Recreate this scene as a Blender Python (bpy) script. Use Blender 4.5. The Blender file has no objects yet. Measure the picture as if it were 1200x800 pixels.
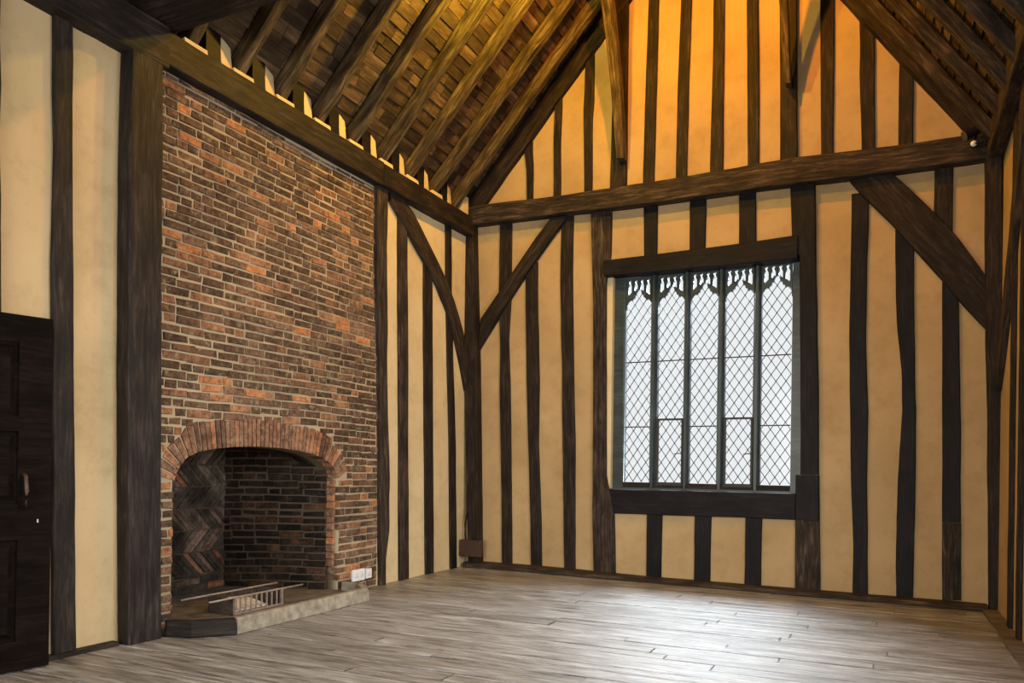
import bpy, bmesh, math, random
from mathutils import Vector, Matrix, noise
random.seed(11)
C = bpy.context.scene.collection
sc = bpy.context.scene

# ------------------------------------------------------------------ camera calibration (1200x800)
f, h0, roll, yaw, hc = 924.42, 544.93, .013536, -.444768, 1.25
cy_, sy_ = math.cos(yaw), math.sin(yaw)
AX = Vector((cy_, 0, sy_)); AY = Vector((-sy_, 0, cy_)); AZ = Vector((0, -1, 0))     # room axes in level camera frame (right, down, forward)
cr_, sr_ = math.cos(roll), math.sin(roll)
CAM = Vector((0, 0, hc))
def unroll(d): return Vector((cr_*d[0] + sr_*d[1], -sr_*d[0] + cr_*d[1], d[2]))
def to_room(d):
    d = unroll(d); return Vector((d.dot(AX), d.dot(AY), d.dot(AZ)))
def ray(u, v): return to_room(((u-600)/f, (v-h0)/f, 1.0))
def on_z(u, v, z=0.0):
    r = ray(u, v); return CAM + r*((z-hc)/r.z)

class Wall:
    """a vertical wall plane: s runs along it, d into the room, z up"""
    def __init__(self, O, e, n):
        self.O = Vector(O); self.e = Vector(e).normalized(); self.n = Vector(n).normalized()
    def px(self, u, v, d=0.0):
        r = ray(u, v); o = self.O + self.n*d
        p = CAM + r*((o-CAM).dot(self.n)/r.dot(self.n))
        return ((p-self.O).dot(self.e), p.z)
    def P(self, s, d, z): return self.O + self.e*s + self.n*d + Vector((0, 0, z))
LW = Wall((-4.72, 0, 0), (0, 1, 0), (1, 0, 0))
BW = Wall((-4.72, 8.62, 0), (5.62, -.26, 0), (-.26, -5.62, 0))
RW = Wall((.9, 0, 0), (0, 1, 0), (-1, 0, 0))

# ------------------------------------------------------------------ materials
def mat(name):
    m = bpy.data.materials.new(name); m.use_nodes = True
    nt = m.node_tree; nt.nodes.clear()
    out = nt.nodes.new('ShaderNodeOutputMaterial'); b = nt.nodes.new('ShaderNodeBsdfPrincipled')
    nt.links.new(b.outputs[0], out.inputs[0]); return m, nt, b, out
def N(nt, t, **k):
    n = nt.nodes.new(t)
    for a, v in k.items():
        if hasattr(n, a): setattr(n, a, v)
        else: n.inputs[a.replace('_', ' ')].default_value = v
    return n
def ramp(nt, stops, src=None):
    r = nt.nodes.new('ShaderNodeValToRGB'); el = r.color_ramp.elements
    while len(el) < len(stops): el.new(0.5)
    for e, (p, c) in zip(el, stops):
        e.position = p; e.color = (*c, 1) if len(c) == 3 else c
    if src: nt.links.new(src, r.inputs[0])
    return r
def mixc(nt, a, b, fac, mode='MIX'):
    m = nt.nodes.new('ShaderNodeMix'); m.data_type = 'RGBA'; m.blend_type = mode
    for s, k in ((fac, 0), (a, 6), (b, 7)):
        if hasattr(s, 'links'): nt.links.new(s, m.inputs[k])
        elif k == 0: m.inputs[0].default_value = s
        else: m.inputs[k].default_value = (*s, 1)
    return m.outputs[2]
def bump(nt, b, hsrc, strength=.4, dist=.01):
    bp = nt.nodes.new('ShaderNodeBump'); bp.inputs['Strength'].default_value = strength; bp.inputs['Distance'].default_value = dist
    nt.links.new(hsrc, bp.inputs['Height']); nt.links.new(bp.outputs[0], b.inputs['Normal'])

def wood(name, dark, mid, light, rough=.6, gu=3.6, gv=34, spec=.4, crack=.35, bstr=.5, per_piece=0.0):
    m, nt, b, o = mat(name)
    uv = N(nt, 'ShaderNodeUVMap'); oi = N(nt, 'ShaderNodeObjectInfo')
    mp = N(nt, 'ShaderNodeVectorMath', operation='MULTIPLY'); nt.links.new(uv.outputs[0], mp.inputs[0]); mp.inputs[1].default_value = (gu, gv, 1)
    cx = N(nt, 'ShaderNodeCombineXYZ'); mm = N(nt, 'ShaderNodeMath', operation='MULTIPLY'); nt.links.new(oi.outputs['Random'], mm.inputs[0]); mm.inputs[1].default_value = 37
    nt.links.new(mm.outputs[0], cx.inputs[2])
    ad = N(nt, 'ShaderNodeVectorMath', operation='ADD'); nt.links.new(mp.outputs[0], ad.inputs[0]); nt.links.new(cx.outputs[0], ad.inputs[1])
    n1 = N(nt, 'ShaderNodeTexNoise'); n1.inputs['Scale'].default_value = 1.0; n1.inputs['Detail'].default_value = 10; n1.inputs['Roughness'].default_value = .72; n1.inputs['Distortion'].default_value = .5
    nt.links.new(ad.outputs[0], n1.inputs['Vector'])
    mp2 = N(nt, 'ShaderNodeVectorMath', operation='MULTIPLY'); nt.links.new(ad.outputs[0], mp2.inputs[0]); mp2.inputs[1].default_value = (.6, .13, 1)
    n2 = N(nt, 'ShaderNodeTexNoise'); n2.inputs['Scale'].default_value = 1.5; n2.inputs['Detail'].default_value = 6; nt.links.new(mp2.outputs[0], n2.inputs['Vector'])
    r1 = ramp(nt, [(.3, dark), (.5, mid), (.72, light)], n1.outputs[0])
    r2 = ramp(nt, [(.3, (.45, .42, .4)), (.65, (1.25, 1.2, 1.15))], n2.outputs[0])
    col = mixc(nt, r1.outputs[0], r2.outputs[0], 1.0, 'MULTIPLY')
    if per_piece:
        at = N(nt, 'ShaderNodeAttribute', attribute_name='rnd')
        r4 = ramp(nt, [(0, (1-per_piece,)*3), (1, (1+per_piece, 1+per_piece*.9, 1+per_piece*.8))], at.outputs['Fac'])
        col = mixc(nt, col, r4.outputs[0], 1.0, 'MULTIPLY')
    mp3 = N(nt, 'ShaderNodeVectorMath', operation='MULTIPLY'); nt.links.new(ad.outputs[0], mp3.inputs[0]); mp3.inputs[1].default_value = (.28, .6, 1)
    n3 = N(nt, 'ShaderNodeTexNoise'); n3.inputs['Scale'].default_value = 1.1; n3.inputs['Detail'].default_value = 3; nt.links.new(mp3.outputs[0], n3.inputs['Vector'])
    r3 = ramp(nt, [(.47, (1, 1, 1)), (.5, (1-crack,)*3), (.53, (1, 1, 1))], n3.outputs[0])
    col = mixc(nt, col, r3.outputs[0], 1.0, 'MULTIPLY')
    nt.links.new(col, b.inputs['Base Color'])
    b.inputs['Roughness'].default_value = rough; b.inputs['Specular IOR Level'].default_value = spec
    hm = mixc(nt, n1.outputs[0], r3.outputs[0], .45)
    bump(nt, b, hm, bstr, .008)
    return m

def plaster_mat(name, c1, c2, stain=.3):
    m, nt, b, o = mat(name)
    tc = N(nt, 'ShaderNodeTexCoord')
    n1 = N(nt, 'ShaderNodeTexNoise'); n1.inputs['Scale'].default_value = 1.3; n1.inputs['Detail'].default_value = 7; nt.links.new(tc.outputs['Object'], n1.inputs['Vector'])
    n2 = N(nt, 'ShaderNodeTexNoise'); n2.inputs['Scale'].default_value = 45; n2.inputs['Detail'].default_value = 4; nt.links.new(tc.outputs['Object'], n2.inputs['Vector'])
    r = ramp(nt, [(.3, c2), (.62, c1)], n1.outputs[0])
    n3 = N(nt, 'ShaderNodeTexNoise'); n3.inputs['Scale'].default_value = 5; n3.inputs['Detail'].default_value = 9; n3.inputs['Roughness'].default_value = .7; nt.links.new(tc.outputs['Object'], n3.inputs['Vector'])
    r2 = ramp(nt, [(.30, (1-stain, 1-stain*1.1, 1-stain*1.3)), (.52, (1, 1, 1))], n3.outputs[0])
    nt.links.new(mixc(nt, r.outputs[0], r2.outputs[0], .5, 'MULTIPLY'), b.inputs['Base Color'])
    b.inputs['Roughness'].default_value = .85; b.inputs['Specular IOR Level'].default_value = .15
    hh = mixc(nt, n1.outputs[0], n2.outputs[0], .12)
    bump(nt, b, hh, .35, .02)
    return m

def brick_mat(name, stops, soot=0.0):
    m, nt, b, o = mat(name)
    at = N(nt, 'ShaderNodeAttribute', attribute_name='rnd'); tc = N(nt, 'ShaderNodeTexCoord')
    r = ramp(nt, stops, at.outputs['Fac']); r.color_ramp.interpolation = 'LINEAR'
    n1 = N(nt, 'ShaderNodeTexNoise'); n1.inputs['Scale'].default_value = 22; n1.inputs['Detail'].default_value = 8; n1.inputs['Roughness'].default_value = .7; nt.links.new(tc.outputs['Object'], n1.inputs['Vector'])
    r2 = ramp(nt, [(.32, (.34, .31, .28)), (.5, (.95, .94, .92)), (.70, (1.7, 1.62, 1.45))], n1.outputs[0])
    col = mixc(nt, r.outputs[0], r2.outputs[0], 1.0, 'MULTIPLY')
    n3 = N(nt, 'ShaderNodeTexNoise'); n3.inputs['Scale'].default_value = 2.2; n3.inputs['Detail'].default_value = 5; nt.links.new(tc.outputs['Object'], n3.inputs['Vector'])
    r3 = ramp(nt, [(.35, (.55, .5, .47)), (.6, (1.1, 1.08, 1.05))], n3.outputs[0])
    col = mixc(nt, col, r3.outputs[0], .8, 'MULTIPLY')
    n4 = N(nt, 'ShaderNodeTexNoise'); n4.inputs['Scale'].default_value = 13; n4.inputs['Detail'].default_value = 9; n4.inputs['Roughness'].default_value = .75; nt.links.new(tc.outputs['Object'], n4.inputs['Vector'])
    r6 = ramp(nt, [(.54, (0, 0, 0)), (.68, (.7, .7, .7))], n4.outputs[0])
    col = mixc(nt, col, (.36, .29, .19) if not soot else (.10, .08, .06), r6.outputs[0])
    if soot:
        r5 = ramp(nt, [(.38, (1-soot,)*3), (.66, (1, 1, 1))], n3.outputs[0])
        col = mixc(nt, col, r5.outputs[0], 1.0, 'MULTIPLY')
    nt.links.new(col, b.inputs['Base Color'])
    b.inputs['Roughness'].default_value = .9; b.inputs['Specular IOR Level'].default_value = .2
    bump(nt, b, n1.outputs[0], .8, .012)
    return m

def plain(name, col, rough=.5, metal=0.0, nscale=30, var=.25, spec=.5):
    m, nt, b, o = mat(name)
    tc = N(nt, 'ShaderNodeTexCoord'); n1 = N(nt, 'ShaderNodeTexNoise'); n1.inputs['Scale'].default_value = nscale; n1.inputs['Detail'].default_value = 5
    nt.links.new(tc.outputs['Object'], n1.inputs['Vector'])
    r = ramp(nt, [(.3, tuple(c*(1-var) for c in col)), (.7, tuple(min(1, c*(1+var)) for c in col))], n1.outputs[0])
    nt.links.new(r.outputs[0], b.inputs['Base Color']); b.inputs['Roughness'].default_value = rough; b.inputs['Metallic'].default_value = metal
    b.inputs['Specular IOR Level'].default_value = spec
    bump(nt, b, n1.outputs[0], .2, .004)
    return m

M = {}
M['plaster'] = plaster_mat('cream_plaster', (.46, .335, .178), (.375, .265, .135))
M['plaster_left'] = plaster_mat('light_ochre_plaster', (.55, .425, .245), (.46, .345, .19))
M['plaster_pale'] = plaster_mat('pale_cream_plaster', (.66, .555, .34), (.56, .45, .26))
M['plaster_stained'] = plaster_mat('stained_plaster', (.66, .47, .26), (.47, .33, .19), .55)
M['brown'] = wood('brown_oak', (.005, .0036, .003), (.016, .0112, .0085), (.060, .042, .032), .7, spec=.25)
M['rough'] = wood('rough_brown_oak', (.009, .0066, .005), (.031, .0225, .017), (.135, .10, .075), .75, bstr=.8, spec=.25)
M['black'] = wood('black_stained_oak', (.003, .0026, .0035), (.007, .006, .008), (.018, .016, .018), .6, crack=.2, bstr=.3, spec=.18)
M['grey'] = wood('grey_brown_oak', (.005, .0038, .0034), (.016, .0122, .0105), (.058, .046, .038), .65, bstr=.6, spec=.25)
M['rafter'] = wood('rafter_oak', (.022, .015, .008), (.085, .060, .028), (.26, .19, .095), .75, spec=.2, crack=.5, bstr=.7)
M['kerbwood'] = wood('worn_edge_board', (.05, .042, .034), (.13, .115, .095), (.28, .25, .21), .6)
M['batten'] = wood('roof_boards', (.03, .019, .010), (.085, .056, .029), (.18, .125, .07), .8, spec=.2, gu=2.5, gv=18, per_piece=.6, crack=.2)
M['door'] = wood('black_brown_door_wood', (.003, .002, .0018), (.0065, .0042, .0036), (.014, .009, .0075), .75, crack=.1, bstr=.2, spec=.06)
M['winwood'] = wood('dark_painted_window_wood', (.012, .022, .025), (.024, .042, .047), (.05, .078, .084), .42, crack=.1, bstr=.2, spec=.6)
M['mortar'] = plaster_mat('lime_mortar', (.41, .345, .235), (.27, .225, .15), .4)
M['mortar_dark'] = plaster_mat('sooty_mortar', (.075, .056, .038), (.03, .022, .015), .5)
BR = [(0, (.085, .056, .038)), (.25, (.115, .072, .048)), (.5, (.15, .094, .063)), (.75, (.20, .115, .072)), (.92, (.30, .155, .085)), (1, (.44, .19, .075))]
M['brick'] = brick_mat('old_red_brick', BR)
M['brick_arch'] = brick_mat('arch_red_brick', [(0, (.12, .075, .055)), (.5, (.22, .125, .085)), (.85, (.32, .17, .105)), (1, (.50, .22, .09))])
M['brick_soot'] = brick_mat('sooty_brick', [(0, (.014, .010, .007)), (.4, (.036, .021, .013)), (.8, (.075, .037, .019)), (1, (.13, .062, .030))], .7)
M['brick_back'] = brick_mat('grey_fireback_brick', [(0, (.07, .058, .050)), (.5, (.17, .135, .115)), (.9, (.26, .17, .13)), (1, (.45, .18, .09))], .75)
M['stone'] = plain('worn_kerb_stone', (.24, .215, .165), .8, nscale=14, var=.35, spec=.2)
M['hearth'] = plain('hearth_stone', (.12, .105, .085), .85, nscale=9, var=.4, spec=.2)
M['iron'] = plain('rusty_iron', (.085, .062, .048), .55, .4, 40, .35)
M['ironlight'] = plain('worn_iron_rail', (.26, .21, .17), .5, .3, 40, .25)
M['ash'] = plain('pale_ash_board', (.50, .44, .36), .9, nscale=20)
M['white'] = plain('white_plastic', (.72, .74, .78), .35, nscale=8, var=.03)
M['lead'] = plain('lead_came', (.030, .030, .032), .6, .2)
M['steel'] = plain('dull_steel', (.28, .28, .27), .35, .8)
M['boxbrown'] = plain('brown_painted_box', (.05, .026, .018), .5)
M['soil'] = plain('outside_paving', (.7, .7, .68), .9)
def glass_mat():
    m = bpy.data.materials.new('old_window_glass'); m.use_nodes = True; nt = m.node_tree; nt.nodes.clear()
    o = N(nt, 'ShaderNodeOutputMaterial'); t = N(nt, 'ShaderNodeBsdfTransparent'); g = N(nt, 'ShaderNodeBsdfGlossy'); mx = N(nt, 'ShaderNodeMixShader')
    t.inputs[0].default_value = (.93, .94, .94, 1); g.inputs['Roughness'].default_value = .08
    fr = N(nt, 'ShaderNodeFresnel'); fr.inputs[0].default_value = 1.12
    tc = N(nt, 'ShaderNodeTexCoord'); n = N(nt, 'ShaderNodeTexNoise'); n.inputs['Scale'].default_value = 9; nt.links.new(tc.outputs['Object'], n.inputs['Vector'])
    bp = N(nt, 'ShaderNodeBump'); bp.inputs['Strength'].default_value = .2; nt.links.new(n.outputs[0], bp.inputs['Height']); nt.links.new(bp.outputs[0], g.inputs['Normal'])
    nt.links.new(fr.outputs[0], mx.inputs[0]); nt.links.new(t.outputs[0], mx.inputs[1]); nt.links.new(g.outputs[0], mx.inputs[2]); nt.links.new(mx.outputs[0], o.inputs[0])
    return m
M['glass'] = glass_mat()
def floor_mat():
    m, nt, b, o = mat('worn_grey_floorboards')
    uv = N(nt, 'ShaderNodeUVMap'); at = N(nt, 'ShaderNodeAttribute', attribute_name='rnd')
    cx = N(nt, 'ShaderNodeCombineXYZ'); mm = N(nt, 'ShaderNodeMath', operation='MULTIPLY'); nt.links.new(at.outputs['Fac'], mm.inputs[0]); mm.inputs[1].default_value = 53; nt.links.new(mm.outputs[0], cx.inputs[2])
    def nz(sx, sy, detail, rough_=.6, off=True):
        mp = N(nt, 'ShaderNodeVectorMath', operation='MULTIPLY'); nt.links.new(uv.outputs[0], mp.inputs[0]); mp.inputs[1].default_value = (sx, sy, 1)
        ad = N(nt, 'ShaderNodeVectorMath', operation='ADD'); nt.links.new(mp.outputs[0], ad.inputs[0])
        if off: nt.links.new(cx.outputs[0], ad.inputs[1])
        n = N(nt, 'ShaderNodeTexNoise'); n.inputs['Scale'].default_value = 1; n.inputs['Detail'].default_value = detail; n.inputs['Roughness'].default_value = rough_; n.inputs['Distortion'].default_value = .3
        nt.links.new(ad.outputs[0], n.inputs['Vector']); return n
    g = nz(3.0, 62, 10, .75); p = nz(.9, 2.2, 6, .65, False); w = nz(3.2, 24, 8, .7)
    r1 = ramp(nt, [(.32, (.045, .037, .03)), (.44, (.20, .182, .155)), (.58, (.38, .36, .325)), (.72, (.60, .585, .55))], g.outputs[0])
    r2 = ramp(nt, [(.3, (.72, .67, .62)), (.65, (1.2, 1.2, 1.2))], p.outputs[0])
    r3 = ramp(nt, [(.36, (.45, .40, .35)), (.5, (1, 1, 1)), (.7, (1.25, 1.24, 1.22))], w.outputs[0])
    col = mixc(nt, mixc(nt, r1.outputs[0], r2.outputs[0], 1.0, 'MULTIPLY'), r3.outputs[0], .9, 'MULTIPLY')
    r4 = ramp(nt, [(0, (.66, .70, .77)), (1, (.92, 1.0, 1.13))], at.outputs['Fac'])
    col = mixc(nt, col, r4.outputs[0], 1.0, 'MULTIPLY')
    nt.links.new(col, b.inputs['Base Color'])
    rr = ramp(nt, [(.3, (.30,)*3), (.7, (.52,)*3)], w.outputs[0]); nt.links.new(rr.outputs[0], b.inputs['Roughness'])
    b.inputs['Specular IOR Level'].default_value = .55
    bump(nt, b, mixc(nt, g.outputs[0], w.outputs[0], .5), .6, .008)
    return m
M['floor'] = floor_mat()

# ------------------------------------------------------------------ object helpers
def link(name, me, m=None, parent=None):
    o = bpy.data.objects.new(name, me); C.objects.link(o)
    if m is not None: me.materials.append(M[m] if isinstance(m, str) else m)
    if parent is not None: o.parent = parent
    return o
def thing(o, label, cat, group=None):
    o['label'] = label; o['category'] = cat
    if group: o['group'] = group
    return o
def structure(o): o['kind'] = 'structure'; return o
def empty(name, loc, rz=0):
    o = bpy.data.objects.new(name, None); C.objects.link(o); o.location = loc; o.rotation_euler = (0, 0, rz); o.empty_display_size = .1; return o
def setparent(child, par):
    child.parent = par; child.matrix_parent_inverse = Matrix.LocRotScale(par.location, par.rotation_euler, None).inverted()
def recentre(o):
    """put the origin of a mesh object at the middle of its base"""
    me = o.data; xs = [v.co for v in me.vertices]
    lo = Vector((min(v.x for v in xs), min(v.y for v in xs), min(v.z for v in xs))); hi = Vector((max(v.x for v in xs), max(v.y for v in xs), max(v.z for v in xs)))
    c = Vector(((lo.x+hi.x)/2, (lo.y+hi.y)/2, lo.z)); me.transform(Matrix.Translation(-c)); o.location = c; return o

class MB:
    def __init__(self): self.v = []; self.f = []; self.uv = []; self.r = []
    def face(self, pts, uvs=None, rnd=.5):
        k = len(self.v); self.v += [tuple(p) for p in pts]; self.f.append(tuple(range(k, k+len(pts))))
        self.uv += uvs or [(0, 0)]*len(pts); self.r.append(rnd)
    def hexa(self, c, rnd=.5, faces=None):
        """c: 8 corners, 0-3 back ring, 4-7 front ring"""
        k = len(self.v); self.v += [tuple(p) for p in c]
        L = (Vector(c[1])-Vector(c[0])).length; H = (Vector(c[3])-Vector(c[0])).length; D = (Vector(c[4])-Vector(c[0])).length
        for q, (a, b) in (((4, 5, 6, 7), (L, H)), ((1, 0, 3, 2), (L, H)), ((0, 4, 7, 3), (D, H)), ((5, 1, 2, 6), (D, H)), ((7, 6, 2, 3), (L, D)), ((0, 1, 5, 4), (L, D))):
            self.f.append(tuple(k+i for i in q)); o = random.random()*5
            self.uv += [(o, 0), (o+a, 0), (o+a, b), (o, b)]; self.r.append(rnd)
    def box(self, lo, hi, rnd=.5, T=None):
        x0, y0, z0 = lo; x1, y1, z1 = hi
        c = [Vector(p) for p in ((x0, y1, z0), (x1, y1, z0), (x1, y1, z1), (x0, y1, z1), (x0, y0, z0), (x1, y0, z0), (x1, y0, z1), (x0, y0, z1))]
        if T: c = [T(p) for p in c]
        self.hexa(c, rnd)
    def tube(self, pts, r, n=8, cap=True):
        pts = [Vector(p) for p in pts]; k = len(self.v); m = len(pts); L = 0
        for i, p in enumerate(pts):
            t = (pts[min(i+1, m-1)]-pts[max(i-1, 0)]).normalized(); a = t.cross(Vector((0, 0, 1)))
            if a.length < .05: a = t.cross(Vector((1, 0, 0)))
            a.normalize(); b = t.cross(a)
            rr = r[i] if isinstance(r, (list, tuple)) else r
            for j in range(n):
                th = 2*math.pi*j/n; self.v.append(tuple(p + a*math.cos(th)*rr + b*math.sin(th)*rr))
        for i in range(m-1):
            for j in range(n):
                self.f.append((k+i*n+j, k+i*n+(j+1) % n, k+(i+1)*n+(j+1) % n, k+(i+1)*n+j)); self.uv += [(i*.1, j*.01), (i*.1, j*.01+.01), (i*.1+.1, j*.01+.01), (i*.1+.1, j*.01)]; self.r.append(.5)
        if cap:
            self.f.append(tuple(k+j for j in range(n))); self.uv += [(0, 0)]*n; self.r.append(.5)
            self.f.append(tuple(k+(m-1)*n+j for j in reversed(range(n)))); self.uv += [(0, 0)]*n; self.r.append(.5)
    def build(self, name, m, parent=None, centre=None, smooth=False):
        me = bpy.data.meshes.new(name); me.from_pydata(self.v, [], self.f)
        u = me.uv_layers.new(name='UVMap'); u.data.foreach_set('uv', [c for p in self.uv for c in p])
        a = me.attributes.new('rnd', 'FLOAT', 'FACE'); a.data.foreach_set('value', self.r)
        bm = bmesh.new(); bm.from_mesh(me); bmesh.ops.recalc_face_normals(bm, faces=bm.faces); bm.to_mesh(me); bm.free()
        if smooth: me.polygons.foreach_set('use_smooth', [True]*len(me.polygons))
        me.update()
        o = link(name, me, m)
        if centre or (centre is None and parent is None): recentre(o)
        if parent is not None: setparent(o, parent)
        return o

def loft(rows, name, m, parent=None, k=3, jit=.004, cham=.007, seed=None, centre=None):
    """rows: list of 4-corner sections (a,b,c,d); makes a hewn timber with chamfered arrises"""
    sd = Vector((random.random()*50, random.random()*50, random.random()*50))
    mb = MB(); n = len(rows); ring = []; L = 0; prev = None; lens = []
    for i, q in enumerate(rows):
        q = [Vector(p) for p in q]; c = sum(q, Vector())/4
        if prev is not None: L += (c-prev).length
        prev = c; lens.append(L); pts = []; per = 0; us = []
        for a in range(4):
            A, B = q[a], q[(a+1) % 4]; D = B-A; l = D.length; ch = min(cham, l*.2)/l
            Cn = (c-A)
            for j in range(k+1):
                t = ch + (1-2*ch)*j/k; p = A+D*t
                edge = 1 if 0 < j < k else .6
                nn = noise.noise_vector(p*4.0+sd)*jit + noise.noise_vector(p*15+sd)*jit*.35
                pts.append(p + nn*edge); us.append(per+l*t)
            per += l
        ring.append((pts, us))
    R = 4*(k+1)
    for i, (pts, us) in enumerate(ring): mb.v += [tuple(p) for p in pts]
    ph = random.random()*9
    for i in range(n-1):
        for j in range(R):
            j2 = (j+1) % R; mb.f.append((i*R+j, i*R+j2, (i+1)*R+j2, (i+1)*R+j)); mb.r.append(.5)
            u0 = ring[i][1][j]; u1 = ring[i][1][j2] if j2 else per
            mb.uv += [(lens[i]+ph, u0), (lens[i]+ph, u1), (lens[i+1]+ph, u1), (lens[i+1]+ph, u0)]
    for i, s in ((0, 1), (n-1, -1)):
        idx = [i*R+j for j in range(R)]; mb.f.append(tuple(idx)); mb.r.append(.5); mb.uv += [(j*.02, .3) for j in range(R)]
    return mb.build(name, m, parent, centre)

def resample(pts, n):
    d = [0]
    for a, b in zip(pts, pts[1:]): d.append(d[-1]+math.hypot(b[0]-a[0], b[1]-a[1]))
    out = []
    for i in range(n):
        t = d[-1]*i/(n-1); j = 0
        while j < len(d)-2 and d[j+1] < t: j += 1
        q = (t-d[j])/max(1e-9, d[j+1]-d[j]); q = min(1, max(0, q))
        out.append((pts[j][0]+(pts[j+1][0]-pts[j][0])*q, pts[j][1]+(pts[j+1][1]-pts[j][1])*q))
    return out
def traced(name, W, left, right, d0, d1, m, dl=None, dr=None, zl=None, zr=None, wob=.004, **kw):
    """timber standing on wall W: left/right photo edges (top to bottom) -> real s,z on the wall; d0..d1 its depth"""
    dl = d1 if dl is None else dl; dr = 0 if dr is None else dr
    a = [W.px(u, v, dl) for u, v in left]; b = [W.px(u, v, dr) for u, v in right]
    if zl is not None:   # (top,bottom) heights the timber runs to
        for e in (a, b):
            e[0] = (e[0][0], zl[0](e[0][0]) if callable(zl[0]) else zl[0]); e[-1] = (e[-1][0], zl[1](e[-1][0])-.002 if callable(zl[1]) else zl[1])
    L = max(math.hypot(a[-1][0]-a[0][0], a[-1][1]-a[0][1]), .2); n = max(4, int(L/.09))
    a = resample(a, n); b = resample(b, n); rows = []; s0 = random.random()*40
    for i, ((s1, z1), (s2, z2)) in enumerate(zip(a, b)):
        q = noise.noise(Vector((z1*2.2+i*.02, s0, 0)))*wob; q2 = noise.noise(Vector((z1*2.2+i*.02, s0+9, 0)))*wob
        rows.append((W.P(s1+q, d1, z1), W.P(s2+q2, d1, z2), W.P(s2+q2, d0, z2), W.P(s1+q, d0, z1)))
    return loft(rows, name, m, **kw)
def beam(name, p0, p1, ax, w, up, hh, m, n=None, bend=0.0, benddir=None, **kw):
    """straight timber centred on p0-p1; ax * w is its width, up * hh its height"""
    p0, p1, ax, up = Vector(p0), Vector(p1), Vector(ax).normalized(), Vector(up).normalized()
    n = n or max(4, int((p1-p0).length/.12)); rows = []
    for i in range(n):
        t = i/(n-1); c = p0.lerp(p1, t)
        if bend: c = c + Vector(benddir)*bend*4*t*(1-t)
        rows.append((c-ax*w/2-up*hh/2, c+ax*w/2-up*hh/2, c+ax*w/2+up*hh/2, c-ax*w/2+up*hh/2))
    return loft(rows, name, m, **kw)

def shape2d(name, loops, W, d0, d1, m, parent=None, centre=None):
    """flat outline with holes (s,z) given the thickness d0..d1 on wall W"""
    cu = bpy.data.curves.new('tmp', 'CURVE'); cu.dimensions = '2D'; cu.fill_mode = 'BOTH'; cu.extrude = (d1-d0)/2
    for lp in loops:
        sp = cu.splines.new('POLY'); sp.points.add(len(lp)-1); sp.use_cyclic_u = True
        for p, q in zip(sp.points, lp): p.co = (q[0], q[1], 0, 1)
    ob = bpy.data.objects.new('tmp', cu); C.objects.link(ob)
    dg = bpy.context.evaluated_depsgraph_get(); me = bpy.data.meshes.new_from_object(ob.evaluated_get(dg))
    bpy.data.objects.remove(ob); bpy.data.curves.remove(cu)
    me.materials.clear(); me.name = name; mid = (d0+d1)/2
    for v in me.vertices:
        s, z, e = v.co; v.co = W.P(s, mid+e, z)
    bm = bmesh.new(); bm.from_mesh(me); bmesh.ops.remove_doubles(bm, verts=bm.verts, dist=1e-5); bmesh.ops.recalc_face_normals(bm, faces=bm.faces)
    uvl = bm.loops.layers.uv.verify()
    for fa in bm.faces:
        for lp in fa.loops: lp[uvl].uv = ((lp.vert.co-W.O).dot(W.e), lp.vert.co.z)
    bm.to_mesh(me); bm.free()
    o = link(name, me, m)
    if centre or (centre is None and parent is None): recentre(o)
    if parent is not None: setparent(o, parent)
    return o

# ------------------------------------------------------------------ floor
def build_floor():
    mb = MB(); y = -3.6; r = random.Random(3)
    while y < 8.72:
        w = r.uniform(.11, .19); y1 = min(y+w, 8.75); x = -6.4 + r.uniform(-2, 0)
        x = -5.0
        cuts = [x]
        while cuts[-1] < 1.0: cuts.append(min(1.0, cuts[-1]+r.uniform(1.6, 4.5)))
        for a, b in zip(cuts, cuts[1:]):
            g = .005; rd = r.random(); dz = r.uniform(-.0025, .0025); c = .008; o = r.random()*7
            ys = [(y+g, -.012), (y+g+.0005, dz-.002), (y+g+c, dz), (y1-g-c, dz), (y1-g-.0005, dz-.002), (y1-g, -.012)]
            for (ya, za), (yb, zb) in zip(ys, ys[1:]):
                mb.face([(a+g, ya, za), (b-g, ya, za), (b-g, yb, zb), (a+g, yb, zb)], [(a+o, ya), (b+o, ya), (b+o, yb), (a+o, yb)], rd)
        y = y1
        if y >= 8.7: break
    mb.face([(-5.0, -3.6, -.013), (1.0, -3.6, -.013), (1.0, 8.75, -.013), (-5.0, 8.75, -.013)], None, 0)
    for q in (((-5, -3.6), (1, -3.6)), ((1, -3.6), (1, 8.75)), ((1, 8.75), (-5, 8.75)), ((-5, 8.75), (-5, -3.6))):
        (xa, ya), (xb, yb) = q; mb.face([(xa, ya, -.12), (xb, yb, -.12), (xb, yb, -.013), (xa, ya, -.013)])
    mb.face([(-5.0, -3.6, -.12), (-5.0, 8.75, -.12), (1.0, 8.75, -.12), (1.0, -3.6, -.12)])
    return structure(mb.build('floor', 'floor', centre=False))
build_floor()

# ------------------------------------------------------------------ roof geometry
XL, ZL, ML = -4.44, 4.49, 1.10          # left roof plane (underside of the rafters) through (XL,ZL), slope ML
XR, ZR, MR = .70, 4.234, 1.385
XA = (ZR + MR*XR - ZL + ML*XL)/(ML+MR); ZA = ZL + ML*(XA-XL)
LIFT = .11
def roofz(x): return ZL+ML*(x-XL) if x < XA else ZR+MR*(XR-x)
RD = .13                                 # rafter depth
YF = -3.5                                # front of the room

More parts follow.
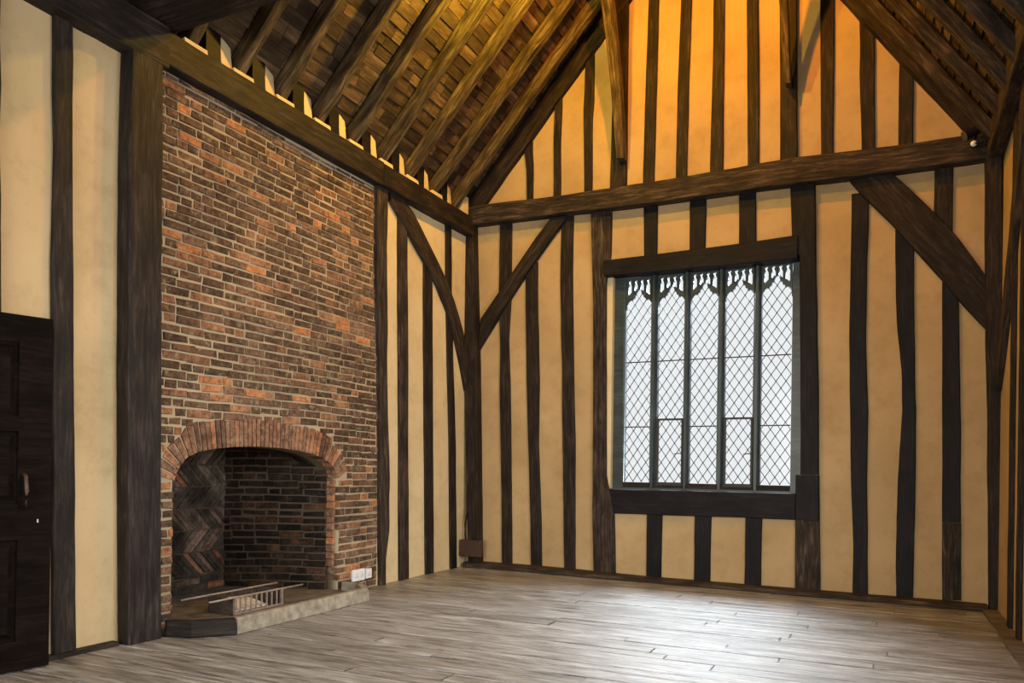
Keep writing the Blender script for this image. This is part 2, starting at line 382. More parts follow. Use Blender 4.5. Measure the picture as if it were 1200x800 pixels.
# ------------------------------------------------------------------ plaster walls
S0, S1 = 0.0, BW.px(1179, 500)[0]
SW = (BW.O + BW.e*5.62)
def bz(s): return roofz((BW.O+BW.e*s).x)
sA = (XA-BW.O.x)/BW.e.x
win = [(1.80, 1.0), (3.935, 1.0), (3.935, 3.42), (1.80, 3.42)]
outer = [(-.1, -.05), (5.72, -.05), (5.72, bz(5.72)+.26), (sA+.05, ZA+.30), (sA, ZA+.33), (-.1, bz(-.1)+.33)]
wb = structure(shape2d('wall_back', [outer, win], BW, -.20, 0, 'plaster', centre=False))
# left wall: plaster either side of the chimney
def left_panel(a, b):
    return [(a, -.05), (b, -.05), (b, 4.1), (a, 4.1)]
for a_, b_ in ((YF, 3.80), (6.70, 8.60)): structure(shape2d('wall_left', [left_panel(a_, b_)], LW, -.20, 0, 'plaster_left' if a_ < 0 else 'plaster_pale', centre=False))  # far panel paler: side window daylight is put into its plaster colour
# right wall (with two windows behind the camera's left shoulder that light the room)
ro = [(YF, -.05), (8.36, -.05), (8.36, 4.25), (YF, 4.25)]
RWIN = [((-1.8, .95), (.4, 3.2)), ((3.2, .95), (5.4, 3.2))]
holes = [[(a[0], a[1]), (b[0], a[1]), (b[0], b[1]), (a[0], b[1])] for a, b in RWIN]
wr = structure(shape2d('wall_right', [ro]+holes, RW, -.20, 0, 'plaster', centre=False))
FW = Wall((-4.72, YF, 0), (1, 0, 0), (0, 1, 0))
fh = [[(1.0, .8), (4.6, .8), (4.6, 3.3), (1.0, 3.3)]]
structure(shape2d('wall_front', [[(-.1, -.05), (5.72, -.05), (5.72, roofz(1.0)+.26), (XA+4.72, ZA+.33), (-.1, roofz(-4.82)+.33)]]+fh, FW, -.2, 0, 'plaster', centre=False))

# ------------------------------------------------------------------ back wall timbers
G_ST = 'upright studs of the window wall'
TBL = [(549, 267), (560, 266), (594, 262), (633, 257), (669, 252), (719, 247), (780, 239.5), (850, 230), (884, 225), (930, 219.5), (995, 212), (1046, 205), (1080, 201), (1160, 189)]
_tz = [BW.px(u, v, .03) for u, v in TBL]
def tie_z(s):
    for (a, za), (b, zb) in zip(_tz, _tz[1:]):
        if s <= b: return za+(zb-za)*(s-a)/(b-a)
    return _tz[-1][1]
_sz = [BW.px(u, v, .05) for u, v in [(549, 657), (640, 664), (720, 672), (800, 680), (900, 690), (962, 694), (1060, 702), (1170, 711)]]
def sole_z(s):
    for (a, za), (b, zb) in zip(_sz, _sz[1:]):
        if s <= b: return max(.045, za+(zb-za)*(s-a)/(b-a))
    return max(.045, _sz[-1][1])
def bstud(left, right, label, m='brown', d=.03, name='wall_stud', zz=None, grp=G_ST, cat='timber stud', **kw):
    return thing(traced(name, BW, left, right, .0, d, m, zl=zz, **kw), label, cat, grp)
TB = 4.13   # underside of tie beam
bstud([(585.5, 262), (584, 350), (586, 400), (585, 450), (587, 560), (588, 657)], [(601, 262), (600, 350), (597, 400), (599, 450), (600, 560), (601, 657)],
      'brown stud first to the right of the back left corner post, behind the brace', zz=(tie_z, sole_z))
bstud([(615.5, 320), (615.6, 360), (617, 450), (619, 520), (621, 600), (622, 660)], [(631, 320), (631, 360), (633, 450), (632, 520), (635, 600), (636, 660)],
      'brown timber stud second from the back left corner, starting under the long diagonal brace', zz=(3.66, sole_z))
bstud([(658, 255), (656, 330), (658, 420), (659, 520), (661, 664)], [(673, 255), (672, 330), (673, 420), (675, 520), (675, 664)],
      'brown timber stud third from the back left corner, beside the wide window post', zz=(tie_z, sole_z))
bstud([(754, 243), (755, 290)], [(771.6, 243), (771, 288)], 'short dark stud above the window lintel, leftmost of the three', 'black', zz=(tie_z, 3.5), name='lintel_stud', grp='short studs above the window')
bstud([(808, 238), (808, 286)], [(828, 236), (827, 284)], 'short dark stud above the window lintel, middle of the three', 'black', zz=(tie_z, 3.5), name='lintel_stud', grp='short studs above the window')
bstud([(866, 230), (866, 280)], [(886, 227), (887, 278)], 'short dark stud above the window lintel, rightmost of the three', 'black', zz=(tie_z, 3.5), name='lintel_stud', grp='short studs above the window')
bstud([(757.6, 603), (757, 675)], [(777, 604), (775.5, 676)], 'short black stud below the window sill, leftmost of the three', 'black', zz=(.82, sole_z), name='sill_stud', grp='short studs below the window')
bstud([(814, 605), (813, 681)], [(834, 606), (832.5, 682)], 'short black stud below the window sill, middle of the three', 'black', zz=(.82, sole_z), name='sill_stud', grp='short studs below the window')
bstud([(874, 607), (872, 685)], [(893.6, 608), (892, 686)], 'short black stud below the window sill, rightmost of the three', 'black', zz=(.82, sole_z), name='sill_stud', grp='short studs below the window')
bstud([(998, 222), (997, 300), (995, 400), (996, 480), (997, 560), (1000, 640), (999, 695)], [(1019, 222), (1016.5, 300), (1015, 400), (1017.5, 480), (1016, 560), (1017, 640), (1017, 695)],
      'wavy black stud nearest the window, standing under the top of the right brace', 'black', zz=(3.95, sole_z))
bstud([(1049, 262), (1049, 300), (1051, 380), (1057, 440), (1057.5, 480), (1052, 560), (1050, 640), (1050, 700)], [(1071, 285), (1071, 310), (1071.5, 380), (1072, 440), (1073.5, 480), (1073, 560), (1071, 640), (1070, 700)],
      'crooked black stud right of the window, middle of the three under the right brace', 'black', zz=(3.62, sole_z))
# third right stud: brown head above the brace, black shaft, brown foot spliced on: one stud with an own-colour shaft
s6 = bstud([(1095, 198), (1094, 262)], [(1117, 196), (1116, 285)], 'short brown stud between the tie beam and the right brace', 'brown', zz=(tie_z, 3.35))
e6 = empty('wall_stud', BW.P(5.06, 0, .1)); thing(e6, 'straight black stud with a brown spliced foot, nearest the back right corner post', 'timber stud', G_ST)
traced('stud_shaft', BW, [(1104, 325), (1104, 400), (1104, 480), (1104, 612)], [(1123, 340), (1124, 400), (1125.5, 480), (1126, 612)], 0, .03, 'black', parent=e6)
traced('stud_foot', BW, [(1104, 612.5), (1104, 703)], [(1126, 612.5), (1126, 703)], 0, .03, 'rough', zl=None, parent=e6)['label'] = 'brown spliced foot'

# window posts
p1 = traced('window_post', BW, [(692, 244), (693, 300), (695, 360), (695, 450), (694, 560), (694, 600), (695, 670)], [(718, 247), (717, 300), (711.5, 330), (711.5, 560), (716, 578), (721, 604), (722, 670)], 0, .05, 'rough', zl=(tie_z, sole_z))
thing(p1, 'wide weathered brown post along the left side of the window', 'timber post', 'posts flanking the window')
e = empty('window_post', BW.P(4.0, 0, .1)); thing(e, 'wide post along the right side of the window, dark above and brown below the sill', 'timber post', 'posts flanking the window')
traced('post_shaft', BW, [(926, 216), (928, 290), (937, 300), (938, 480), (938, 556)], [(956, 215), (957, 300), (958.5, 400), (960, 480), (960, 556)], 0, .06, 'black', zl=None, parent=e)
traced('post_block', BW, [(932, 556.5), (932, 608)], [(960.5, 556.5), (961, 610)], 0, .06, 'black', parent=e)['label'] = 'black stained block beside the sill'
traced('post_foot', BW, [(932, 608.5), (931, 691)], [(961, 610.5), (961.5, 693)], 0, .05, 'rough', parent=e)['label'] = 'rough brown foot of the post'

# lintel, sill
thing(traced('window_lintel', BW, [(707.6, 305), (780, 296), (860, 286), (934, 275)], [(707.6, 323.5), (780, 317), (860, 310), (934, 302.5)], -.12, .085, 'black', dr=.085), 'thick dark lintel beam over the five light window', 'timber beam')
thing(traced('window_sill_beam', BW, [(714, 573.3), (780, 574.5), (860, 576.5), (931.5, 578.3)], [(714, 601), (780, 603.5), (860, 606), (931.5, 609)], -.16, .04, 'black', dr=.04), 'long dark sill beam under the five light window', 'timber beam')

# tie beam
ta = [(549, 243), (560, 240), (640, 231), (720, 219), (780, 210), (850, 198), (930, 184), (1000, 176), (1080, 166), (1160, 154)]
tb = TBL
thing(traced('tie_beam', BW, ta, tb, 0, .15, 'rough', dr=.03, jit=.009, k=4), 'massive rough brown tie beam crossing the window wall at the foot of the gable', 'timber beam')
# sole plate
sp = [(549, 657), (640, 664), (720, 672), (800, 680), (900, 690), (962, 694), (1060, 702), (1170, 711)]
def soleplate():
    rows = []
    for i, (u, v) in enumerate(resample(sp, 40)):
        s, z = BW.px(u, v, .05); s = max(.02, min(5.55, s)); z = max(.045, z)
        dd = .19+.02*noise.noise(Vector((s*2, 3, 1)))
        rows.append((BW.P(s, dd, 0), BW.P(s, dd-.01, z*.92), BW.P(s, 0, z+.005), BW.P(s, 0, 0)))
    return loft(rows, 'sole_plate', 'rough')
thing(soleplate(), 'low rough brown sole plate lying along the floor under the window wall', 'timber beam')

# corner posts
thing(traced('corner_post', BW, [(541, 275), (542, 300), (543, 400), (545, 500), (547, 600), (548.5, 657)], [(560.5, 264), (561, 300), (563.5, 400), (565, 500), (566, 600), (567, 657)], 0, .13, 'brown', zl=(4.2, 0), dl=.13),
      'dark brown corner post where the chimney wall meets the window wall', 'timber post')
thing(traced('corner_post', BW, [(1153, 190), (1153.5, 250), (1154.5, 400), (1156.5, 500), (1158, 708)], [(1174, 190), (1175, 250), (1176.5, 400), (1179, 500), (1180, 715)], 0, .15, 'brown', zl=(4.28, 0), dl=0, dr=.15),
      'dark brown corner post at the right end of the window wall', 'timber post')

# braces on the back wall
def brace(W, up, lo, label, d=.06, m='brown', du=None, dl_=None, grp='curved corner braces'):
    return thing(traced('corner_brace', W, up, lo, 0, d, m, dl=du, dr=dl_, wob=.002), label, 'timber brace', grp)
brace(BW, [(645, 255), (626, 280), (594, 328), (578, 351), (563, 373)], [(668, 255), (650, 278), (619, 322), (593, 362), (563, 411)], 'broad diagonal brace left of the window, between tie beam and left corner post', d=.07)
brace(BW, [(1046, 203), (1072, 226), (1094, 247.5), (1122.5, 277.5), (1155, 322)], [(996, 214), (1015.6, 236), (1049, 268), (1081, 304), (1104.5, 330), (1124, 354), (1156, 388)], 'broad diagonal brace right of the window, between tie beam and right corner post', d=.07)

# ------------------------------------------------------------------ gable studs
G_G = 'studs of the gable above the tie beam'
def gstud(left, right, label, m='brown', d=.03):
    # extend each stud up to the roof line
    a = [BW.px(u, v, d) for u, v in left]; b = [BW.px(u, v, 0) for u, v in right]
    def ext(e):
        e = list(e); s = e[0][0]; z = bz(s)-.004
        if z > e[0][1]: e.insert(0, (s, z))
        s = e[-1][0]; e.append((s, 4.30)) if e[-1][1] > 4.30 else None
        return e
    a, b = ext(a), ext(b); n = max(4, int((a[0][1]-4.3)/.09)); a = resample(a, n); b = resample(b, n)
    rows = [(BW.P(s1, d, z1), BW.P(s2, d, z2), BW.P(s2, 0, z2), BW.P(s1, 0, z1)) for (s1, z1), (s2, z2) in zip(a, b)]
    return thing(loft(rows, 'gable_stud', m), label, 'timber stud', G_G)
gstud([(614, 178), (616.5, 195), (617, 228)], [(625, 176), (626, 195), (625.6, 226)], 'shortest gable stud at the far left foot of the gable')
gstud([(649.6, 120), (648.5, 170), (648.5, 220)], [(659.7, 120), (658, 170), (658, 218)], 'second gable stud from the left foot of the gable')
gstud([(686, 50), (685, 105), (683.5, 130), (684.5, 212)], [(697.5, 50), (697, 118), (695, 140), (695, 210)], 'gnarled gable stud third from the left foot of the gable')
gstud([(720, 0), (718, 100), (715, 203)], [(738, 0), (736.5, 100), (735.6, 200)], 'wide gable post on the left, a slender brace leaning in front of it', d=.06)
gstud([(760, 0), (757, 80), (753.5, 200)], [(773, 0), (771, 80), (767.7, 197)], 'gable stud fifth from the left, just right of the braced post')
gstud([(798, 0), (794, 100), (792, 193)], [(811.5, 0), (808, 100), (806, 190)], 'gable stud left of the middle, one before the flecked middle stud')
gstud([(836, 0), (835, 80), (832, 188)], [(850, 0), (849, 80), (848, 185)], 'flecked dark gable stud in the middle above the window')
gstud([(875, 0), (875.5, 80), (876, 184)], [(889, 0), (890, 80), (890, 181)], 'gable stud right of the middle, one before the right braced post')
gstud([(913.5, 0), (914, 80), (914, 179)], [(934.5, 0), (934.5, 80), (935, 175)], 'wide gable post on the right with a short brace hanging against it', d=.06)
gstud([(961, 0), (961.5, 90), (962, 172)], [(977.6, 0), (977.5, 90), (976.5, 170)], 'straight gable stud just right of the right braced post')
gstud([(1007, 25), (1008, 55), (1007, 85), (1009.6, 166)], [(1024, 35), (1025, 50), (1025, 85), (1025.5, 165)], 'gnarled gable stud third from the right foot of the gable')
gstud([(1054, 75), (1053, 110), (1052.5, 161)], [(1071, 85), (1070.5, 120), (1070, 158)], 'shortest gable stud on the right side of the gable')

# slender braces leaning from the gable posts towards the room
def roof_brace(pts, label):
    rows = []
    cs = []
    for u0, u1, v, y in pts:
        a = ray(u0, v); b = ray(u1, v); cs.append((CAM+a*(y/a.y), CAM+b*(y/b.y)))
    n = 14; 
    for i in range(n):
        t = i/(n-1)*(len(cs)-1); j = min(int(t), len(cs)-2); q = t-j
        A = cs[j][0].lerp(cs[j+1][0], q); B = cs[j][1].lerp(cs[j+1][1], q); D = Vector((0, .12, 0))
        rows.append((A, B, B+D, A+D))
    return thing(loft(rows, 'roof_brace', 'rafter'), label, 'timber brace', 'slender braces at the gable posts')
roof_brace([(696, 710, -45, 7.75), (703.5, 717.5, 0, 7.95), (710, 722.5, 50, 8.1), (715, 727, 95, 8.2), (719, 729.5, 150, 8.3), (722, 731, 185, 8.36)], 'slender curved brace leaning against the left gable post')
roof_brace([(905, 919, -60, 7.75), (913, 922.7, 0, 7.98), (915.7, 924.5, 50, 8.12), (920, 926.5, 97, 8.24)], 'short slender brace hanging against the right gable post')

# ------------------------------------------------------------------ window
wf = structure(empty('window_1', BW.P(2.83, -.12, 1.0)))
GD = -.13   # glass plane
def wx(u, v=450, d=GD): return BW.px(u, v, d)[0]
lights = [(wx(733.5), wx(763)), (wx(771), wx(801.8)), (wx(809), wx(841.3)), (wx(849.6), wx(883)), (wx(892), wx(927))]
fl, frr = 1.80, 3.935
ZB, ZT = 1.0, 3.42
# outer frame
shape2d('window_frame', [[(fl, ZB), (frr, ZB), (frr, ZT), (fl, ZT)], [(lights[0][0]-.012, ZB+.02), (lights[4][1]+.012, ZB+.02), (lights[4][1]+.012, 3.385), (lights[0][0]-.012, 3.385)]], BW, -.19, -.075, 'winwood', parent=wf)
# plaster-white reveal strips seen at the left and right
mb = MB()
mb.box((1.802, -.075, 1.0), (1.885, -.012, 3.41), T=lambda p: BW.P(p.x, p.y, p.z)); mb.build('reveal_strip', 'plaster_pale', wf)['label'] = 'pale plaster strip in the left reveal'
for i in range(4):
    a, b = lights[i][1], lights[i+1][0]; c = (a+b)/2; w = (b-a)/2
    mb = MB()
    prof = [(-w*.35, -.055), (w*.35, -.055), (w*.55, -.075), (w, -.10), (w, -.165), (-w, -.165), (-w, -.10), (-w*.55, -.075)]
    rows = [[BW.P(c+x, d, z) for x, d in prof] for z in (ZB+.02, 3.39)]
    k = len(prof)
    for j in range(k):
        j2 = (j+1) % k; mb.face([rows[0][j], rows[0][j2], rows[1][j2], rows[1][j]], [(0, j*.03), (0, j*.03+.03), (2.4, j*.03+.03), (2.4, j*.03)])
    mb.face(rows[0]); mb.face(rows[1])
    mb.build('mullion', 'winwood', wf)
def arc(cx, cz, r, a0, a1, n=6): return [(cx+r*math.cos(math.radians(a0+(a1-a0)*i/n)), cz+r*math.sin(math.radians(a0+(a1-a0)*i/n))) for i in range(n+1)]
for i, (a, b) in enumerate(lights):
    c = (a+b)/2; w = (b-a)/2; a_, b_ = a-.004, b+.004
    half = [(1.0, 3.03), (1.0, 3.085), (.93, 3.115), (.80, 3.135), (.66, 3.138), (.56, 3.128), (.52, 3.15), (.44, 3.165), (.40, 3.155), (.36, 3.185), (.27, 3.20), (.24, 3.19), (.19, 3.225), (.12, 3.245), (.0, 3.262)]
    notch = [(c+w*x, z) for x, z in half] + [(c-w*x, z) for x, z in reversed(half[:-1])]
    outl = [(b_, 3.03)] + [] + [(b_, 3.40), (a_, 3.40), (a_, 3.03)] + list(reversed(notch))
    loops = [outl]
    for k in range(4):
        hx = c + w*(-.72+.48*k); low = 3.190+.0 if k in (0, 3) else 3.245; hw = w*.155
        tilt = .03 if k in (0, 2) else -.03
        hole = [(hx-hw, low+ (.0 if k in (0, 2) else .028) - (.012 if k==0 else 0)), (hx+hw, low+(.028 if k in (0, 2) else 0)- (.012 if k==3 else 0)), (hx+hw, 3.29), (hx+hw*.35, 3.322)]
        if k == 1: hole[0] = (hx-hw, low-.022); hole[1] = (hx+hw, low+.006)
        if k == 2: hole[0] = (hx-hw, low+.006); hole[1] = (hx+hw, low-.022)
        hole += arc(hx, 3.345, hw*.75, -55, 235, 8) + [(hx-hw*.35, 3.322), (hx-hw, 3.29)]
        loops.append(hole)
    shape2d('tracery', loops, BW, -.16, -.10, 'winwood', parent=wf)
    # glass
    mb = MB(); mb.box((a-.005, GD-.002, ZB+.06), (b+.005, GD+.002, 3.38), T=lambda p: BW.P(p.x, p.y, p.z)); pane = mb.build('pane', 'glass', wf)
    # diamond leading, clipped to the light
    z0 = 1.09; z1 = 3.262; casement = i in (1, 3)
    mb = MB(); dw, dh = (b-a)/3.0, .137*1.04; hw = .0033
    sl = dh/dw
    def clip_line(c0, sg):
        # z = c0 + sg*sl*(s-a), clip to a..b, z0..z1
        pts = []
        for s in (a, b): pts.append((s, c0+sg*sl*(s-a)))
        (s1, q1), (s2, q2) = pts
        def cl(zc, p, q):
            t = (zc-p[1])/(q[1]-p[1]); return (p[0]+(q[0]-p[0])*t, zc)
        P, Q = pts
        if max(q1, q2) <= z0 or min(q1, q2) >= z1: return None
        if P[1] < z0: P = cl(z0, pts[0], pts[1])
        if P[1] > z1: P = cl(z1, pts[0], pts[1])
        if Q[1] < z0: Q = cl(z0, pts[0], pts[1])
        if Q[1] > z1: Q = cl(z1, pts[0], pts[1])
        return P, Q
    k = -4
    while True:
        c0 = z0 + k*dh; k += 1
        if c0 > z1+3*dh+.5: break
        for sg in (1, -1):
            r_ = clip_line(c0, sg)
            if not r_: continue
            (s1, q1), (s2, q2) = r_
            if abs(s2-s1) < .01: continue
            dx, dz = s2-s1, q2-q1; l = math.hypot(dx, dz); nx, nz = -dz/l*hw, dx/l*hw
            A = [BW.P(s1-nx, GD-.004, q1-nz), BW.P(s2-nx, GD-.004, q2-nz), BW.P(s2+nx, GD-.004, q2+nz), BW.P(s1+nx, GD-.004, q1+nz),
                 BW.P(s1-nx, GD+.004, q1-nz), BW.P(s2-nx, GD+.004, q2-nz), BW.P(s2+nx, GD+.004, q2+nz), BW.P(s1+nx, GD+.004, q1+nz)]
            mb.hexa(A)
    # solder knots
    for kz in range(-1, 40):
        for kx in range(0, 7):
            if (kx+kz) % 2: continue
            s = a+kx*dw/2; z = z0+kz*dh/2
            if z < z0 or z > z1 or s < a+.01 or s > b-.01: continue
            mb.box((s-.0065, GD-.006, z-.0075), (s+.0065, GD+.007, z+.0075), T=lambda p: BW.P(p.x, p.y, p.z))
    mb.build('leading', 'lead', wf)
    # saddle bars
    for zb in ((2.43,) if casement else (2.43, 1.70)):
        mb = MB(); mb.tube([BW.P(a, GD+.012, zb), BW.P(b, GD+.012, zb)], .007, 6); mb.build('saddle_bar', 'lead', wf)
    if casement:
        cf = shape2d('casement_frame', [[(a, 1.045), (b, 1.045), (b, 1.79), (a, 1.79)], [(a+.018, 1.085), (b-.018, 1.085), (b-.018, 1.77), (a+.018, 1.77)]], BW, -.145, -.10, 'lead', parent=wf)
        mb = MB(); mb.tube([BW.P(b-.012, -.09, 1.40), BW.P(b-.045, -.075, 1.405), BW.P(b-.085, -.075, 1.395)], .006, 6); mb.build('casement_catch', 'lead', cf)
    # bottom rail
    mb = MB(); mb.box((a-.01, -.165, 1.0), (b+.01, -.09, 1.078 if not casement else 1.05), T=lambda p: BW.P(p.x, p.y, p.z)); mb.build('bottom_rail', 'grey', wf)
mb = MB(); mb.box((1.802, -.19, .985), (3.933, .0, 1.003), T=lambda p: BW.P(p.x, p.y, p.z)); mb.build('window_sill', 'winwood', wf)

# ------------------------------------------------------------------ left wall timbers
def lstud(left, right, label, m='brown', d=.04, name='wall_stud', zz=(4.07, 0), grp='studs of the chimney wall', cat='timber stud', dl=0, **kw):
    return thing(traced(name, LW, left, right, 0, d, m, zl=zz, dl=dl, dr=d, **kw), label, cat, grp)
lstud([(-14, 0), (-15, 200), (-14, 400), (-13, 780)], [(1.5, 10), (0.5, 40), (1.5, 60), (2, 100), (.5, 150), (2, 230), (2, 780)], 'narrow sliver of a dark stud at the left edge of the chimney wall', 'brown')
lstud([(60, 10), (60, 60), (60, 130), (61, 170), (60, 220), (58, 300), (57.5, 440), (58, 600), (59, 775)], [(86.5, 25), (86.5, 80), (86, 140), (86.5, 250), (87, 400), (88, 500), (89, 640), (90, 764)],
      'wavy dark stud between the open door and the large chimney post', 'grey', d=.035)
lstud([(141, 45), (138, 150), (137, 260), (136, 400), (136, 560), (137, 752)], [(192, 60), (192, 150), (190, 300), (190, 420), (189.5, 560), (190, 738)],
      'very wide black oak post at the left side of the brick chimney', 'grey', d=.125, name='wall_post', cat='timber post', grp='posts framing the chimney', k=4, jit=.006)
lstud([(438, 208), (437, 250), (437, 330), (440, 420), (441, 520), (441.5, 600), (442, 689)], [(455, 216), (455.5, 250), (453.5, 290), (454.5, 330), (455, 380), (454, 425), (457, 560), (457, 620), (453, 655), (452.5, 688)],
      'knotty brown post at the right side of the brick chimney', 'rough', d=.055, name='wall_post', cat='timber post', grp='posts framing the chimney', jit=.008)
lstud([(464.5, 262), (464.8, 300), (465, 400), (466, 520), (465.7, 600), (466, 685)], [(478, 262), (478, 300), (479, 400), (479, 520), (479.5, 600), (479.5, 683)], 'brown stud first to the right of the knotty chimney post', 'rough', d=.03, zz=(3.90, 0))
lstud([(495, 320), (495, 400), (496, 520), (496.7, 600), (497, 678)], [(507, 335), (507.5, 400), (508, 520), (508.5, 600), (508.7, 676)], 'dark stud in the middle between the knotty chimney post and the back corner', 'grey', d=.025, zz=(3.5, 0))
lstud([(520.5, 270), (521.5, 350), (523, 430), (525, 520), (526, 672)], [(529.5, 275), (530, 350), (532, 430), (534.5, 520), (535.7, 670)], 'narrow dark stud nearest to the back left corner post', 'grey', d=.025, zz=(4.07, 0))
brace(LW, [(458, 212), (484.6, 247.5), (507, 292.6), (520.6, 321), (532.6, 351), (543, 387), (547, 405)], [(454, 236), (466, 256), (478.6, 279), (493.6, 306), (508.6, 333), (522, 366), (531, 399), (537, 425), (543, 458)],
      'curved brace on the chimney wall dropping from the wall plate to the back corner', d=.05, m='rough', du=.05, dl_=0)

# wall plates
def plate(name, W, y0, y1, zb, zt, d, m, label, jit=.008):
    rows = []
    n = int((y1-y0)/.12)
    for i in range(n+1):
        s = y0+(y1-y0)*i/n
        b_, t_ = zb(s), zt(s)
        rows.append((W.P(s, d, b_), W.P(s, d, t_), W.P(s, -.18, t_), W.P(s, -.18, b_)))
    return thing(loft(rows, name, m, jit=jit, k=4), label, 'timber beam', 'wall plates at the foot of the roof')
plate('wall_plate', LW, YF, 3.95, lambda s: 4.0, lambda s: 4.29, .13, 'grey', 'near length of the dark wall plate above the door side of the chimney wall')
plate('wall_plate', LW, 3.951, 6.60, lambda s: 4.045, lambda s: 4.285, .10, 'grey', 'dark wall plate running along the top of the brick chimney')
plate('wall_plate', LW, 6.601, 8.52, lambda s: 4.05, lambda s: 4.27, .11, 'brown', 'far length of the dark wall plate from the knotty post to the back corner')
plate('wall_plate', RW, YF, 8.34, lambda s: 4.06+.03*(8.3-s), lambda s: 4.28+.05*(8.3-s), .13, 'rough', 'wall plate along the top of the right hand wall')
# right wall timbers
def rstud(y0, y1, d, m, label, zt=4.08, name='wall_stud', cat='timber stud', grp='studs of the right hand wall'):
    rows = []
    for i in range(40):
        z = zt*(1-i/39); q = .012*noise.noise(Vector((z*1.5, y0*7, 0)))
        rows.append((RW.P(y0+q, d, z), RW.P(y1+q, d, z), RW.P(y1+q, 0, z), RW.P(y0+q, 0, z)))
    return thing(loft(rows, name, m), label, cat, grp)
rstud(7.27, 7.40, .03, 'brown', 'dark stud on the right hand wall, first from the back corner post')
rstud(6.80, 6.93, .03, 'brown', 'dark stud on the right hand wall, second from the back corner post')
rstud(6.25, 6.40, .03, 'brown', 'dark stud on the right hand wall, at the right edge of the picture')
def rbrace():
    rows = []; P0, P1, P2 = (8.22, 2.05), (7.45, 2.75), (6.72, 4.10)
    for i in range(22):
        t = i/21; s = (1-t)**2*P0[0]+2*t*(1-t)*P1[0]+t*t*P2[0]; z = (1-t)**2*P0[1]+2*t*(1-t)*P1[1]+t*t*P2[1]
        ds = 2*(1-t)*(P1[0]-P0[0])+2*t*(P2[0]-P1[0]); dz = 2*(1-t)*(P1[1]-P0[1])+2*t*(P2[1]-P1[1]); l = math.hypot(ds, dz); nx, nz = -dz/l*.11, ds/l*.11
        rows.append((RW.P(s-nx, .05, z-nz), RW.P(s+nx, .05, z+nz), RW.P(s+nx, .0, z+nz), RW.P(s-nx, .0, z-nz)))
    return thing(loft(rows, 'corner_brace', 'rough'), 'curved brace on the right hand wall rising from corner post to plate', 'timber brace', 'curved corner braces')
rbrace()
mb = MB(); mb.box((.775, -3.4, 0.0), (.90, 8.2, .022)); structure(mb.build('baseboard_right', 'kerbwood'))
# threshold strip along the left wall by the door
mb = MB(); mb.box((-4.72, 2.6, 0.0), (-4.655, 3.66, .03)); structure(mb.build('baseboard_left', 'grey'))

# cross tie beam over the room at the big chimney post
thing(beam('tie_beam', (-4.76, 3.90, 4.44), (1.0, 3.90, 4.44), (0, 1, 0), .30, (0, 0, 1), .26, 'brown', n=50, jit=.01), 'reddish brown cross beam leaving the big chimney post at the top left', 'timber beam')

# ------------------------------------------------------------------ rafters
feet = [4.24, 4.72, 5.20, 5.69, 6.19, 6.70, 7.19, 7.70, 8.20]
order = ['ninth', 'eighth', 'seventh', 'sixth', 'fifth', 'fourth', 'third', 'second', 'first']
nl = Vector((-ML, 0, 1)).normalized(); nr = Vector((MR, 0, 1)).normalized()
def rafter(side, y, label, w=.09, m='rafter', lift=LIFT, end=False):
    if side == 'L':
        a = Vector((-4.80, y, roofz(-4.80)+lift)); b = Vector((XA, y, ZA+lift)); nn = nl; D_ = .25 if end else RD
    else:
        a = Vector((.80, y, ZR+MR*(XR-.80))); b = Vector((XA, y+.0, ZA)); nn = nr; D_ = RD
    y_ = random.uniform(-.012, .012); a = a+nn*D_/2; b = b+nn*D_/2 + Vector((0, y_, 0))
    if end:
        for p in (a, b): p.y = BW.O.y + (p.x-BW.O.x)*BW.e.y/BW.e.x - w/2 - .012
    ax = Vector((0, 1, 0))
    if side == 'R' and not end: D_ = .10
    r = beam('rafter', a, b, ax, w, nn, D_, m, jit=.014, bend=random.uniform(-.035, .035), benddir=(0, 1, 0), k=3)
    return thing(r, label, 'rafter', 'rafters of the left roof slope' if side == 'L' else 'rafters of the right roof slope')
for y, o in zip(feet, order):
    rafter('L', y, f'oak rafter on the left roof slope, {o} from the gable end')
rafter('L', 8.52-.05, 'dark end rafter of the left roof slope lying against the gable wall', .09, 'brown', 0, True)
for i, (y, o) in enumerate(zip([8.02, 7.52, 7.03, 6.55, 6.07], ['first', 'second', 'third', 'fourth', 'fifth'])):
    rafter('R', y, f'oak rafter on the right roof slope, {o} from the gable end', m='rough', w=.08)  # darker oak than the left slope: weaker light put into the colour
rafter('R', 8.30, 'dark end rafter of the right roof slope lying against the gable wall', .12, 'brown', 0, True)

